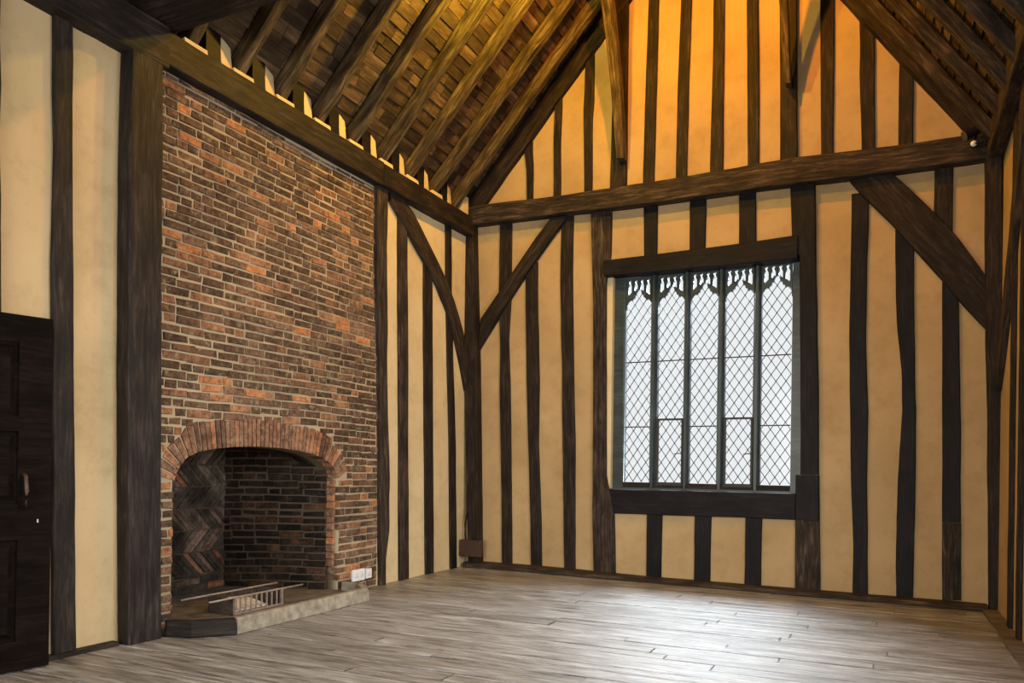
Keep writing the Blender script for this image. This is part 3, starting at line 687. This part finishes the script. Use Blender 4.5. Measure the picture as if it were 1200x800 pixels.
# infill blocks and stubs over the left wall plate
G_I = 'pale infill blocks between the rafter feet'; G_S = 'dark stub timbers between the rafter feet'
for y, o, o2 in zip(feet, order, order[1:]+['end']):
    if y < 8.1:
        mb = MB(); zt0 = 4.27
        mb.hexa([LW.P(y+.26, -.16, zt0-.02), LW.P(y+.42, -.16, zt0-.02), LW.P(y+.42, -.16, zt0+.17), LW.P(y+.26, -.16, zt0+.17), LW.P(y+.26, .06, zt0-.02), LW.P(y+.40, .03, zt0-.02), LW.P(y+.40, .0, zt0+.235), LW.P(y+.26, .03, zt0+.26)])
        mb.box((y-.11, .0, 0), (y+.11, .0, 0)) if False else None
        thing(mb.build('plaster_infill', 'plaster_pale'), f'pale infill block on the left wall plate, just before the {o2} rafter from the gable', 'plaster block', G_I)
        mb = MB(); mb.box((y+.115, -.15, 4.26), (y+.258, .045, 4.53), T=lambda p: LW.P(p.x, p.y, p.z))
        thing(mb.build('eaves_stub', 'black'), f'dark timber stub on the left wall plate, just before the {o2} rafter from the gable', 'timber stub', G_S)
        mb = MB(); mb.hexa([LW.P(y-.10, -.15, 4.25), LW.P(y+.113, -.15, 4.25), LW.P(y+.113, -.15, 4.29), LW.P(y-.10, -.15, 4.29), LW.P(y-.10, .075, 4.25), LW.P(y+.113, .075, 4.25), LW.P(y+.113, .06, 4.335), LW.P(y-.10, .06, 4.335)])
        thing(mb.build('plaster_fillet', 'plaster_pale'), f'low pale mortar fillet at the left foot of the {o} rafter from the gable', 'plaster fillet', 'mortar fillets at the rafter feet')
mb = MB(); mb.box((8.30, -.15, 4.25), (8.44, .06, 4.50), T=lambda p: LW.P(p.x, p.y, p.z)); thing(mb.build('plaster_infill', 'plaster_pale'), 'pale infill block in the corner between left wall plate and tie beam', 'plaster block', G_I)

# ------------------------------------------------------------------ roof boarding
def boards(mb, side):
    r = random.Random(5 if side == 'L' else 8)
    if side == 'L': a = Vector((-5.0, 0, roofz(-5.0)+LIFT)); b = Vector((XA, 0, ZA+LIFT)); nn = nl
    else: a = Vector((1.15, 0, ZR+MR*(XR-1.15))); b = Vector((XA, 0, ZA)); nn = nr
    L = (b-a).length; d = (b-a).normalized(); t = 0
    base = nn*(RD+.004)
    while t < L:
        w = r.uniform(.095, .125); y = YF-.1
        while y < 8.75:
            ln = r.uniform(.14, .42) if y > 3.6 else 1.4
            y1 = min(8.78, y+ln); off = nn*(base.length + r.uniform(0, .012)); off2 = nn*(base.length+r.uniform(.008, .02)); rd = r.random(); g = .002
            p = [a+d*(t+g)+Vector((0, y+g, 0)), a+d*(t+g)+Vector((0, y1-g, 0)), a+d*min(t+w-g, L+.02)+Vector((0, y1-g, 0)), a+d*min(t+w-g, L+.02)+Vector((0, y+g, 0))]
            q = [p[0]+off, p[1]+off, p[2]+off2, p[3]+off2]; th = nn*.03
            mb.hexa([q[0]+th, q[1]+th, q[2]+th, q[3]+th, q[0], q[1], q[2], q[3]], rd)
            y = y1
        t += w
    # weatherproof backing
    o = base+nn*.055
    mb.hexa([a+o+nn*.05+Vector((0, YF-.2, 0)), a+o+nn*.05+Vector((0, 8.9, 0)), b+o+nn*.05+Vector((0, 8.9, 0)), b+o+nn*.05+Vector((0, YF-.2, 0)),
             a+o+Vector((0, YF-.2, 0)), a+o+Vector((0, 8.9, 0)), b+o+Vector((0, 8.9, 0)), b+o+Vector((0, YF-.2, 0))], .1)
mb = MB(); boards(mb, 'L'); boards(mb, 'R'); structure(mb.build('ceiling', 'batten', centre=False))

# ------------------------------------------------------------------ brick chimney
ch = empty('brick_fireplace', (-4.72, 5.2, 0)); thing(ch, 'tall old red brick chimney wall with a wide arched fireplace opening', 'fireplace')
arch_px = [(203, 560), (205, 554), (210, 545), (218, 535.5), (228, 530.5), (240, 527.3), (255, 525), (275, 523.3), (302, 523), (330, 525), (350, 528), (365, 531.5), (377, 536.5), (386, 543), (391, 549), (395, 556)]
arch = [LW.px(u, v, .0) for u, v in arch_px]
sL, sR = arch[0][0], arch[-1][0]
zsp = 1.10
arch[0] = (sL, zsp); arch[-1] = (sR, zsp)
arch = resample(arch, 46)
TH = .22
outer_arch = []
for i, (s, z) in enumerate(arch):
    a = arch[max(0, i-1)]; b = arch[min(len(arch)-1, i+1)]; dx, dz = b[0]-a[0], b[1]-a[1]; l = math.hypot(dx, dz)
    outer_arch.append((s - dz/l*TH*(.75 if i < 6 or i > 39 else 1), z + dx/l*TH*(.75 if i < 6 or i > 39 else 1)))
Y0, Y1, ZTOP = 3.80, 6.70, 4.05
def excl(z):
    """interval of s that is opening or voussoir at height z"""
    if z < zsp: return (sL, sR)
    xs = []
    for (s1, z1), (s2, z2) in zip(outer_arch, outer_arch[1:]):
        if (z1-z)*(z2-z) <= 0 and z1 != z2: xs.append(s1+(s2-s1)*(z-z1)/(z2-z1))
    if len(xs) >= 2: return (min(xs), max(xs))
    return (outer_arch[0][0], outer_arch[-1][0]) if z < zsp+.12 else None
def brick(mb, W, s1, s2, z1, z2, d0, d1, r, rnd=None, jit=.004, slope=0):
    if s2-s1 < .02: return
    j = lambda: r.uniform(-jit, jit); dd = d1+r.uniform(-.006, .006); c = .006
    q = [(s1+j(), z1+j()), (s2+j(), z1+j()), (s2+j(), z2+j()), (s1+j(), z2+j())]
    ds = [dd+r.uniform(-.003, .003) for _ in range(4)]
    k = len(mb.v); cs = sum(p[0] for p in q)/4; cz = sum(p[1] for p in q)/4
    ring0 = [W.P(s, d0, z) for s, z in q]; ring1 = [W.P(s, dd-c, z) for s, z in q]
    ring2 = [W.P(s+(c if s < cs else -c), ds[i], z+(c if z < cz else -c)) for i, (s, z) in enumerate(q)]
    mb.v += [tuple(p) for p in ring0+ring1+ring2]; rd = r.random() if rnd is None else rnd
    for a in (0, 4):
        for i in range(4):
            i2 = (i+1) % 4; mb.f.append((k+a+i, k+a+i2, k+a+4+i2, k+a+4+i)); mb.r.append(rd); mb.uv += [(0, 0)]*4
    mb.f.append((k+8, k+9, k+10, k+11)); mb.r.append(rd); mb.uv += [(0, 0)]*4
def courses(mb, W, s0, s1, z0, z1, d0, d1, r, ex=None, ch_=.068, wav=.03, dist=None):
    z = z0; row = 0; ph = r.random()*9
    while z < z1-.02:
        zt = min(z+ch_, z1); s = s0 + (0 if row % 2 else -r.uniform(.05, .16))
        while s < s1:
            ln = r.choice([.225, .23, .22, .235, .11, .115]) ; e = s+ln
            a, b = max(s, s0), min(e, s1); x = ex((z+zt)/2) if ex else None
            wv = wav*noise.noise(Vector(((s+ln/2)*.8, z*.7, ph)))
            segs = [(a, b)]
            if x:
                segs = []
                if a < x[0]: segs.append((a, min(b, x[0])))
                if b > x[1]: segs.append((max(a, x[1]), b))
            for (p, q) in segs:
                rd = r.random(); rd = rd**1.6
                brick(mb, W, p+.006, q-.006, z+.0072+wv+r.uniform(-.002, .002), zt-.0072+wv+r.uniform(-.002, .002), d0, d1, r, rd, jit=.0055)
            s = e
        z = zt; row += 1
r = random.Random(21)
mb = MB(); courses(mb, LW, Y0, Y1, 0.0, ZTOP, -.10, .012, r, excl)
mb.build('brickwork', 'brick', ch)
# mortar behind the brick faces with the arched hole
marc = [(sL-.012+(sR-sL+.024)*(a_-sL)/(sR-sL), z_+(.012 if z_ > zsp+.02 else 0)) for a_, z_ in arch]
shape2d('mortar_bed', [[(Y0, 0.0), (sL-.012, 0.0)] + marc + [(sR+.012, 0.0), (Y1, 0.0), (Y1, ZTOP+.02), (Y0, ZTOP+.02)]], LW, -.095, .003, 'mortar', parent=ch)
shape2d('wall_core', [[(Y0, 0.0), (sL, 0.0)] + arch + [(sR, 0.0), (Y1, 0.0), (Y1, ZTOP+.02), (Y0, ZTOP+.02)]], LW, -.34, -.096, 'mortar_dark', parent=ch)
# arch of bricks on edge
mb = MB(); nv = len(arch)-1
for i in range(nv):
    a, b = arch[i], arch[i+1]; c, d = outer_arch[i+1], outer_arch[i]; g = .12; jj = r.uniform(-.012, .012)
    L_ = lambda p, q, t: (p[0]+(q[0]-p[0])*t, p[1]+(q[1]-p[1])*t)
    A = L_(a, b, g); B = L_(a, b, 1-g); Cc = L_(d, c, 1-g); D = L_(d, c, g)
    Cc = L_(B, Cc, 1+jj*4); D = L_(A, D, 1+jj*4); dd = .014+r.uniform(-.004, .006); rd = r.random()
    mb.hexa([LW.P(A[0], -.12, A[1]), LW.P(B[0], -.12, B[1]), LW.P(Cc[0], -.12, Cc[1]), LW.P(D[0], -.12, D[1]), LW.P(A[0], dd, A[1]), LW.P(B[0], dd, B[1]), LW.P(Cc[0], dd, Cc[1]), LW.P(D[0], dd, D[1])], rd)
mb.build('arch', 'brick_arch', ch)
# moulded right jamb: thin proud header bricks standing in the opening
for side, s_, nm in ((1, sR, 'jamb'), (-1, sL, 'jamb')):
    mb = MB(); z = .27 if side == 1 else .0; rr = random.Random(4)
    while z < zsp:
        zt = min(z+.068, zsp); w = .028 if side == 1 else .012
        p0, p1 = (s_-w, s_+.002) if side == 1 else (s_-.002, s_+w)
        rd = rr.uniform(.45, 1)
        mb.box((p0, -.10, z+.004), (p1, -.022+rr.uniform(-.004, .004), zt-.004), rd, T=lambda p: LW.P(p.x, p.y, p.z)); z = zt
    mb.build(nm, 'brick_arch', ch)
# splayed far cheek
ck0 = Vector((-4.74-.20, 6.02, 0)); ck1 = Vector((-5.71, 5.61, 0))
ck0 = Vector((-4.81, sR-.034, 0))
CKW = Wall(ck0, ck1-ck0, Vector((0, 0, 0))+Vector(((ck1-ck0).y, -(ck1-ck0).x, 0))); 
if CKW.n.y > 0: CKW.n = -CKW.n
CL = (ck1-ck0).length
FZ = .045
mb = MB(); courses(mb, CKW, .0, CL, FZ, 1.75, -.08, .008, random.Random(31)); mb.build('cheek_brickwork', 'brick_soot', ch)
shape2d('cheek_mortar', [[(.004, 0), (CL+.05, 0), (CL+.05, 1.8), (.004, 1.8)]], CKW, -.10, .0, 'mortar_dark', parent=ch)
# near cheek, mirrored
nk0 = Vector((-4.81, sL+.02, 0)); nk1 = Vector((-5.71, sL+.30, 0))
NKW = Wall(nk0, nk1-nk0, Vector((-(nk1-nk0).y, (nk1-nk0).x, 0)));
if NKW.n.y < 0: NKW.n = -NKW.n
NL = (nk1-nk0).length
mb = MB(); courses(mb, NKW, .0, NL, FZ, 1.75, -.08, .008, random.Random(33)); mb.build('cheek_brickwork', 'brick_soot', ch)
shape2d('cheek_mortar', [[(-.02, 0), (NL+.05, 0), (NL+.05, 1.8), (-.02, 1.8)]], NKW, -.10, .0, 'mortar_dark', parent=ch)
# herringbone fireback
FB = Wall((-5.71, 0, 0), (0, 1, 0), (1, 0, 0)); fa, fb_ = nk1.y-.02, 5.64
mb = MB(); rr = random.Random(9); band = .20; row = 0; z = FZ+.17
courses(mb, FB, fa, fb_, FZ, z, -.05, .008, random.Random(35))
def clip_poly(poly, lo, hi):
    out = poly
    for ax_, lim, sg in ((0, lo, 1), (0, hi, -1)):
        new = []
        for i in range(len(out)):
            p, q = out[i], out[(i+1) % len(out)]; ip = (p[0]-lim)*sg >= 0; iq = (q[0]-lim)*sg >= 0
            if ip: new.append(p)
            if ip != iq:
                t = (lim-p[0])/(q[0]-p[0]); new.append((lim, p[1]+(q[1]-p[1])*t))
        out = new
        if len(out) < 3: return None
    return out
while z < 1.72:
    sg = 1 if row % 2 else -1; s = fa-.2; st = .068
    while s < fb_+.2:
        dxs = sg*band*.95; w = st-.013
        poly = [(s, z+.006), (s+w, z+.006), (s+w+dxs, z+band-.004), (s+dxs, z+band-.004)]
        poly = [(p[0]+rr.uniform(-.005, .005), p[1]+rr.uniform(-.004, .004)) for p in poly]
        poly = clip_poly(poly, fa, fb_)
        if poly:
            k = len(mb.v); n_ = len(poly); dd = .008+rr.uniform(-.006, .006); rd = rr.random()
            mb.v += [tuple(FB.P(p[0], -.05, p[1])) for p in poly]+[tuple(FB.P(p[0], dd, p[1])) for p in poly]
            for i in range(n_):
                i2 = (i+1) % n_; mb.f.append((k+i, k+i2, k+n_+i2, k+n_+i)); mb.r.append(rd); mb.uv += [(0, 0)]*4
            mb.f.append(tuple(k+n_+i for i in range(n_))); mb.r.append(rd); mb.uv += [(0, 0)]*n_
        s += st
    z += band; row += 1
mb.build('fireback_brickwork', 'brick_back', ch)['label'] = 'grey herringbone brick fireback'
shape2d('fireback_mortar', [[(fa-.1, 0), (fb_+.1, 0), (fb_+.1, 1.8), (fa-.1, 1.8)]], FB, -.12, .0, 'mortar_dark', parent=ch)
# unseen dark box added over the hearth to stop light leaking in
mb = MB(); mb.hexa([Vector((-5.85, sL-.15, 1.75)), Vector((-5.85, sR+.1, 1.75)), Vector((-5.85, sR+.1, 2.3)), Vector((-5.85, sL-.15, 2.3)), Vector((-5.0, sL-.15, 1.75)), Vector((-5.0, sR+.1, 1.75)), Vector((-5.0, sR+.1, 2.3)), Vector((-5.0, sL-.15, 2.3))])
mb.build('flue_light_block', 'mortar_dark', ch)
# hearth slab inside
mb = MB(); mb.box((-5.80, sL-.02, -.02), (-4.70, sR+.02, FZ)); mb.build('hearth_floor', 'hearth', ch)

# hearth kerb
kb = empty('hearth_kerb', (-4.3, 5.2, 0)); thing(kb, 'low angled hearth kerb standing on the floor around the fireplace', 'kerb')
kp = [Vector((-4.63, 4.00, 0)), Vector((-4.42, 4.055, 0)), Vector((-4.215, 4.285, 0)), Vector((-4.225, 5.90, 0)), Vector((-4.45, 6.13, 0)), Vector((-4.69, 6.13, 0))]
KH = .12
def kseg(a, b, name, m, h=KH, ea=0, eb=0, t=.075):
    a, b = kp[a], kp[b]; d = (b-a).normalized(); n = Vector((d.y, -d.x, 0)).normalized()
    if n.x < 0 and abs(n.x) > .05: n = -n
    n = -n if (Vector((-4.8, 5.2, 0))-(a+b)/2).dot(n) > 0 else n   # outward
    L = (b-a).length; rows = []; k = max(4, int(L/.1))
    for i in range(k+1):
        q = i/k; lo = a+d*(-ea)*(1-q) + d*(L*q + eb*q); i0 = a + d*(L*q) - n*t + d*(t*.45*(1-q) if ea == 0 else 0) - d*(t*.45*q)
        rows.append((lo, lo+Vector((0, 0, h))-n*.012, i0+Vector((0, 0, h)), i0))
    return loft(rows, name, m, kb, jit=.004, cham=.008)
kseg(0, 1, 'kerb_board', 'grey', .115); kseg(1, 2, 'kerb_board', 'grey', .118)
for o in [o for o in kb.children if o.name.startswith('kerb_board')]: o['label'] = 'dark timber end board of the kerb'
kseg(2, 3, 'kerb_stone', 'stone')['label'] = 'long pale stone kerb'
kseg(3, 4, 'kerb_stone', 'stone'); kseg(4, 5, 'kerb_stone', 'stone')
# hearth floor in front, inside the kerb
mb = MB(); hp = [(-4.70, 4.03), (-4.44, 4.09), (-4.28, 4.30), (-4.29, 5.88), (-4.46, 6.06), (-4.70, 6.08)]
mb.face([(x, y, FZ) for x, y in hp], [(x, y) for x, y in hp])
for (xa, ya), (xb, yb) in zip(hp, hp[1:]+hp[:1]): mb.face([(xa, ya, 0), (xb, yb, 0), (xb, yb, FZ), (xa, ya, FZ)])
mb.build('hearth_infill', 'hearth', kb)

# fire basket
XB = -4.60
def bp(x, s, z): return Vector((x, s, z))
w_ = Wall((XB, 0, 0), (0, 1, 0), (1, 0, 0))
q1 = w_.px(275.4, 699); q2 = w_.px(330, 690.6); fr0 = w_.px(245, 703); fr1 = w_.px(354.6, 684.4)
ya, yb = q1[0], q2[0]; zt = .185; zb_ = FZ+.004; DX = .26
bk = empty('fire_basket', (XB-.13, (ya+yb)/2, FZ)); thing(bk, 'rusty iron fire basket with long carrying rails lying in the hearth', 'fire basket')
def bx(name, m, lo, hi):
    mb = MB(); mb.box(lo, hi); return mb.build(name, m, bk)
mb = MB(); mb.tube([bp(XB, fr0[0], zt), bp(XB, ya, zt), bp(XB, yb, zt), bp(XB, fr1[0], zt)], .0085, 8); mb.build('carrying_rail', 'ironlight', bk, smooth=True)
mb = MB(); mb.tube([bp(XB-DX, fr0[0]-.03, zt), bp(XB-DX, ya, zt), bp(XB-DX, yb, zt), bp(XB-DX, fr1[0]-.03, zt)], .0085, 8); mb.build('carrying_rail', 'ironlight', bk, smooth=True)
bx('end_panel', 'iron', (XB-DX, ya-.006, zb_), (XB, ya+.004, zt-.004)); bx('end_panel', 'iron', (XB-DX, yb-.004, zb_), (XB, yb+.006, zt-.004))
bx('bottom_rail', 'ironlight', (XB-.008, ya, zb_), (XB+.008, yb, zb_+.016)); bx('floor_plate', 'iron', (XB-DX, ya, zb_), (XB-.01, yb, zb_+.008))
for s in (ya, yb):
    bx('corner_bar', 'ironlight', (XB-.010, s-.010, zb_), (XB+.010, s+.010, zt))
    bx('corner_bar', 'iron', (XB-DX-.010, s-.010, zb_), (XB-DX+.010, s+.010, zt))
for i in range(1, 9):
    s = ya+(yb-ya)*i/9; bx('front_bar', 'ironlight', (XB-.004, s-.0065, zb_+.01), (XB+.004, s+.0065, zt-.004))
for i in range(1, 7):
    s = ya+(yb-ya)*i/7; bx('back_bar', 'iron', (XB-DX-.004, s-.006, zb_+.01), (XB-DX+.004, s+.006, zt-.004))
mb = MB(); mb.hexa([bp(XB-DX+.01, ya+.02, zb_+.02), bp(XB-DX+.01, yb-.15, zb_+.02), bp(XB-DX+.01, yb-.15, zb_+.03), bp(XB-DX+.01, ya+.02, zb_+.03), bp(XB-.02, ya+.02, zt-.04), bp(XB-.02, yb-.18, zt-.06), bp(XB-.02, yb-.18, zt-.05), bp(XB-.02, ya+.02, zt-.03)])
mb.v = [(-(v[0]-(XB-DX/2))+(XB-DX/2), v[1], v[2]) for v in mb.v]
mb.build('lining_board', 'ash', bk)['label'] = 'pale sloping board inside the basket'
mb = MB(); mb.tube([bp(XB+.06, ya-.42, FZ+.008), bp(XB+.045, yb+.30, FZ+.008)], .008, 6)
thing(mb.build('fire_iron', 'iron', smooth=True), 'thin dark iron rod lying on the hearth in front of the fire basket', 'fire iron')

# sockets
def sock(u0, v0, u1, v1, label, double):
    a = LW.px(u0, v0, .03); b = LW.px(u1, v1, .03); y0, y1 = a[0], b[0]; z1, z0 = a[1], b[1]
    e = empty('wall_socket', LW.P((y0+y1)/2, .012, z0)); thing(e, label, 'socket', 'white sockets by the fireplace')
    mb = MB(); T = lambda p: LW.P(p.x, p.y, p.z); mb.box((y0, .010, z0), (y1, .038, z1), T=T); o = mb.build('back_box', 'white', e)
    bv = o.modifiers.new('b', 'BEVEL'); bv.width = .004; bv.segments = 2
    mb = MB(); mb.box((y0+.004, .038, z0+.004), (y1-.004, .044, z1-.004), T=T); fp = mb.build('face_plate', 'white', e)
    n = 2 if double else 1
    for i in range(n):
        c = y0+(y1-y0)*(i+.5)/n
        mb = MB()
        for dy, dz in ((0, .018), (-.014, -.004), (.014, -.004)): mb.box((c+dy-.004, .0435, (z0+z1)/2+dz-.006-.01), (c+dy+.004, .0448, (z0+z1)/2+dz+.004-.01), T=T)
        mb.build('pin_holes', 'black', fp)
        mb = MB(); mb.box((c-.006, .044, z1-.028), (c+.006, .049, z1-.012), T=T); mb.build('switch', 'white', fp)
sock(413.5, 668, 426.5, 679, 'white double wall socket on the brickwork right of the hearth', True)
sock(428.5, 666.5, 434.5, 676.5, 'small white single wall socket beside the knotty chimney post', False)
for k in (0, 1):
    a = LW.px(434.5, 669+k*4, .03); b = LW.px(441, 666+k*4, .06); mb = MB()
    A = LW.P(a[0], .028, a[1]); B = LW.P(b[0], .03, b[1]+.0); mid = (A+B)/2+Vector((.01, 0, .004)); mb.tube([A, mid, B], .005, 6)
    thing(mb.build('socket_cable', 'black', smooth=True), ['upper', 'lower'][k]+' short black cable leaving the small single socket', 'cable', 'cables at the small socket')

# junction box and its cable in the back corner
a = BW.px(538, 632, .21); b = BW.px(562, 653, .21)
e = empty('junction_box', BW.P(.17, .17, b[1])); thing(e, 'brown metal junction box low on the back left corner post', 'junction box')
T = lambda p: BW.P(p.x, p.y, p.z)
mb = MB(); mb.box((a[0], .135, b[1]), (b[0], .205, a[1]), T=T); o = mb.build('casing', 'boxbrown', e); bv = o.modifiers.new('b', 'BEVEL'); bv.width = .005; bv.segments = 2
mb = MB(); mb.box((a[0]+.008, .205, b[1]+.008), (b[0]-.008, .212, a[1]-.008), T=T); mb.build('lid', 'boxbrown', e)
pts = [BW.px(546, 633, .16), BW.px(545, 626, .16), BW.px(544.5, 615, .16), BW.px(546, 604, .16), BW.px(548, 598, .14)]
mb = MB(); mb.tube([BW.P(s, .16-.006*i, z) for i, (s, z) in enumerate(pts)], .009, 8)
thing(mb.build('box_cable', 'black', smooth=True), 'black cable rising from the junction box on the corner post', 'cable')

# small spotlight at the right end of the tie beam
c = BW.P(5.39, .22, 4.22)
e = empty('spotlight', c); thing(e, 'small black spotlight fixed at the right end of the tie beam', 'spotlight')
mb = MB(); mb.tube([c+Vector((.10, .0, .12)), c+Vector((-.07, -.02, .04))], [.038, .042], 14); mb.build('lamp_housing', 'black', e)
mb = MB(); mb.tube([c+Vector((-.066, -.0195, .042)), c+Vector((-.078, -.021, .036))], [.045, .045], 14); mb.build('rim', 'steel', e)
mb = MB(); mb.tube([c+Vector((.02, .06, .03)), c+Vector((.03, 0, .08))], .012, 8); mb.build('bracket', 'black', e)
mb = MB(); mb.tube([c+Vector((0, -.03, -.045)), c+Vector((0, -.055, -.05))], [.022, .026], 12); mb.build('cable_gland', 'white', e, smooth=True)
mb = MB(); mb.tube([c+Vector((.09, -.02, .10)), c+Vector((.12, -.10, .02)), c+Vector((.06, -.09, -.06)), c+Vector((0, -.04, -.045))], .008, 6); mb.build('flex', 'black', e)

# ------------------------------------------------------------------ door, open against the left wall
dtr = on_z(57, 779, .012); ddl = on_z(0, 789, .012); dd_ = (ddl-dtr).normalized()
DW_ = Wall((dtr.x, dtr.y, 0), dd_, Vector((-dd_.y, dd_.x, 0)))
if DW_.n.x < 0: DW_.n = -DW_.n
dr = structure(empty('door_1', (dtr.x, dtr.y, .012)))
Wd, Hd = .86, None
r_ = DW_.px(55, 373); Hd = r_[1]
T = lambda p: DW_.P(p.x, p.y, p.z)
pxw = DW_.px(23, 500)[0]      # inner edge of the stile
zmid = DW_.px(30, 488)[1]; zl2 = DW_.px(30, 590)[1]; zl3 = DW_.px(30, 632)[1]; zbt = DW_.px(20, 752)[1]; zt2 = DW_.px(20, 400)[1]; zmid2 = DW_.px(20, 505)[1]
cut = [((pxw, zbt), (Wd-pxw, zl3)), ((pxw, zl2), (Wd-pxw, zmid2)), ((pxw, zmid), (Wd-pxw, zt2))]
loops = [[(0, .012), (Wd, .012), (Wd, Hd), (0, Hd)]]
mxw = Wd/2
for (a, b) in cut:
    for (p, q) in ((a[0], mxw-.05), (mxw+.05, b[0])): loops.append([(p, a[1]), (q, a[1]), (q, b[1]), (p, b[1])])
shape2d('door_frame', loops, DW_, -.045, 0, 'door', parent=dr)
for (a, b) in cut:
    for (p, q) in ((a[0], mxw-.05), (mxw+.05, b[0])):
        mb = MB(); mb.box((p-.005, -.035, a[1]-.005), (q+.005, -.022, b[1]+.005), T=T)
        mb.hexa([DW_.P(p+.02, -.022, a[1]+.02), DW_.P(q-.02, -.022, a[1]+.02), DW_.P(q-.02, -.022, b[1]-.02), DW_.P(p+.02, -.022, b[1]-.02), DW_.P(p+.05, -.008, a[1]+.05), DW_.P(q-.05, -.008, a[1]+.05), DW_.P(q-.05, -.008, b[1]-.05), DW_.P(p+.05, -.008, b[1]-.05)])
        mb.build('door_panel', 'door', dr)
hs, hz0 = DW_.px(27, 595); _, hz1 = DW_.px(27, 555)
mb = MB(); mb.tube([DW_.P(hs, -.0, hz0), DW_.P(hs, .035, hz0+.012), DW_.P(hs-.004, .045, (hz0+hz1)/2), DW_.P(hs, .035, hz1-.012), DW_.P(hs, 0, hz1)], [.011, .01, .012, .01, .011], 10)
mb.build('door_handle', 'boxbrown', dr, smooth=True)['label'] = 'brown curved pull handle'
ks, kz = DW_.px(44, 610); mb = MB(); mb.box((ks-.004, -.001, kz-.010), (ks+.004, .002, kz+.010), T=T); mb.build('keyhole_plate', 'steel', dr)

# ------------------------------------------------------------------ outside ground
mb = MB(); mb.box((-30, 9.2, -3.2), (30, 60, -3.0)); structure(mb.build('ground', 'soil'))

# ------------------------------------------------------------------ camera
cam = bpy.data.cameras.new('camera'); co = bpy.data.objects.new('camera', cam); C.objects.link(co)
cam.sensor_fit = 'HORIZONTAL'; cam.sensor_width = 36; cam.lens = f/1200*36; cam.shift_x = 0; cam.shift_y = (h0-400)/1200; cam.clip_start = .05; cam.clip_end = 200
rt = to_room((1, 0, 0)); up = to_room((0, -1, 0)); bk_ = -to_room((0, 0, 1))
co.matrix_world = Matrix(((rt.x, up.x, bk_.x, 0), (rt.y, up.y, bk_.y, 0), (rt.z, up.z, bk_.z, hc), (0, 0, 0, 1)))
sc.camera = co

# ------------------------------------------------------------------ light
w = bpy.data.worlds.new('sky'); sc.world = w; w.use_nodes = True; nt = w.node_tree; bg = nt.nodes['Background']
bg.inputs[0].default_value = (.97, .98, 1.0, 1); bg.inputs[1].default_value = 1.0
def area(name, loc, tgt, sx, sy, power, col, spread=180):
    l = bpy.data.lights.new(name, 'AREA'); l.shape = 'RECTANGLE'; l.size = sx; l.size_y = sy; l.energy = power; l.color = col; l.spread = math.radians(spread)
    o = bpy.data.objects.new(name, l); C.objects.link(o); o.location = loc; o.rotation_euler = (Vector(tgt)-Vector(loc)).to_track_quat('-Z', 'Y').to_euler(); return o
def spot(name, loc, tgt, power, col, ang=90, blend=.6, r=.05):
    l = bpy.data.lights.new(name, 'SPOT'); l.energy = power; l.color = col; l.spot_size = math.radians(ang); l.spot_blend = blend; l.shadow_soft_size = r
    o = bpy.data.objects.new(name, l); C.objects.link(o); o.location = loc; o.rotation_euler = (Vector(tgt)-Vector(loc)).to_track_quat('-Z', 'Y').to_euler(); return o
# daylight through the windows behind and beside the camera
area('front_window_light', (-1.92, YF+.02, 2.05), (-1.92, 5, .2), 3.5, 2.4, 150, (1, .95, .87), 100)
for k, ((a0, z0), (a1, z1)) in enumerate(RWIN):
    area('side_window_light', (.88, (a0+a1)/2, (z0+z1)/2), (-4, (a0+a1)/2+1.2, .6), a1-a0, z1-z0, (65, 105)[k], (.98, .98, .95), 125)
# added area lamp high outside the big window, boosting daylight on the floor
area('outside_boost_light', BW.P(2.6, -3.6, 5.6), (-1.2, 5.0, 0), 5.0, 3.0, 3200, (.80, .90, 1.0))
def point(name, loc, power, col, r=.06):
    l = bpy.data.lights.new(name, 'POINT'); l.energy = power; l.color = col; l.shadow_soft_size = r
    o = bpy.data.objects.new(name, l); C.objects.link(o); o.location = loc; return o
# warm lamps up in the roof
point('gable_lamp', (-1.75, 6.4, 6.6), 390, (1, .33, .003))
point('slope_lamp', (-2.9, 6.1, 5.6), 215, (1, .66, .05))

vs = sc.view_settings; vs.view_transform = 'Standard'; vs.look = 'None'; vs.exposure = 0; vs.gamma = 1; vs.use_curve_mapping = False
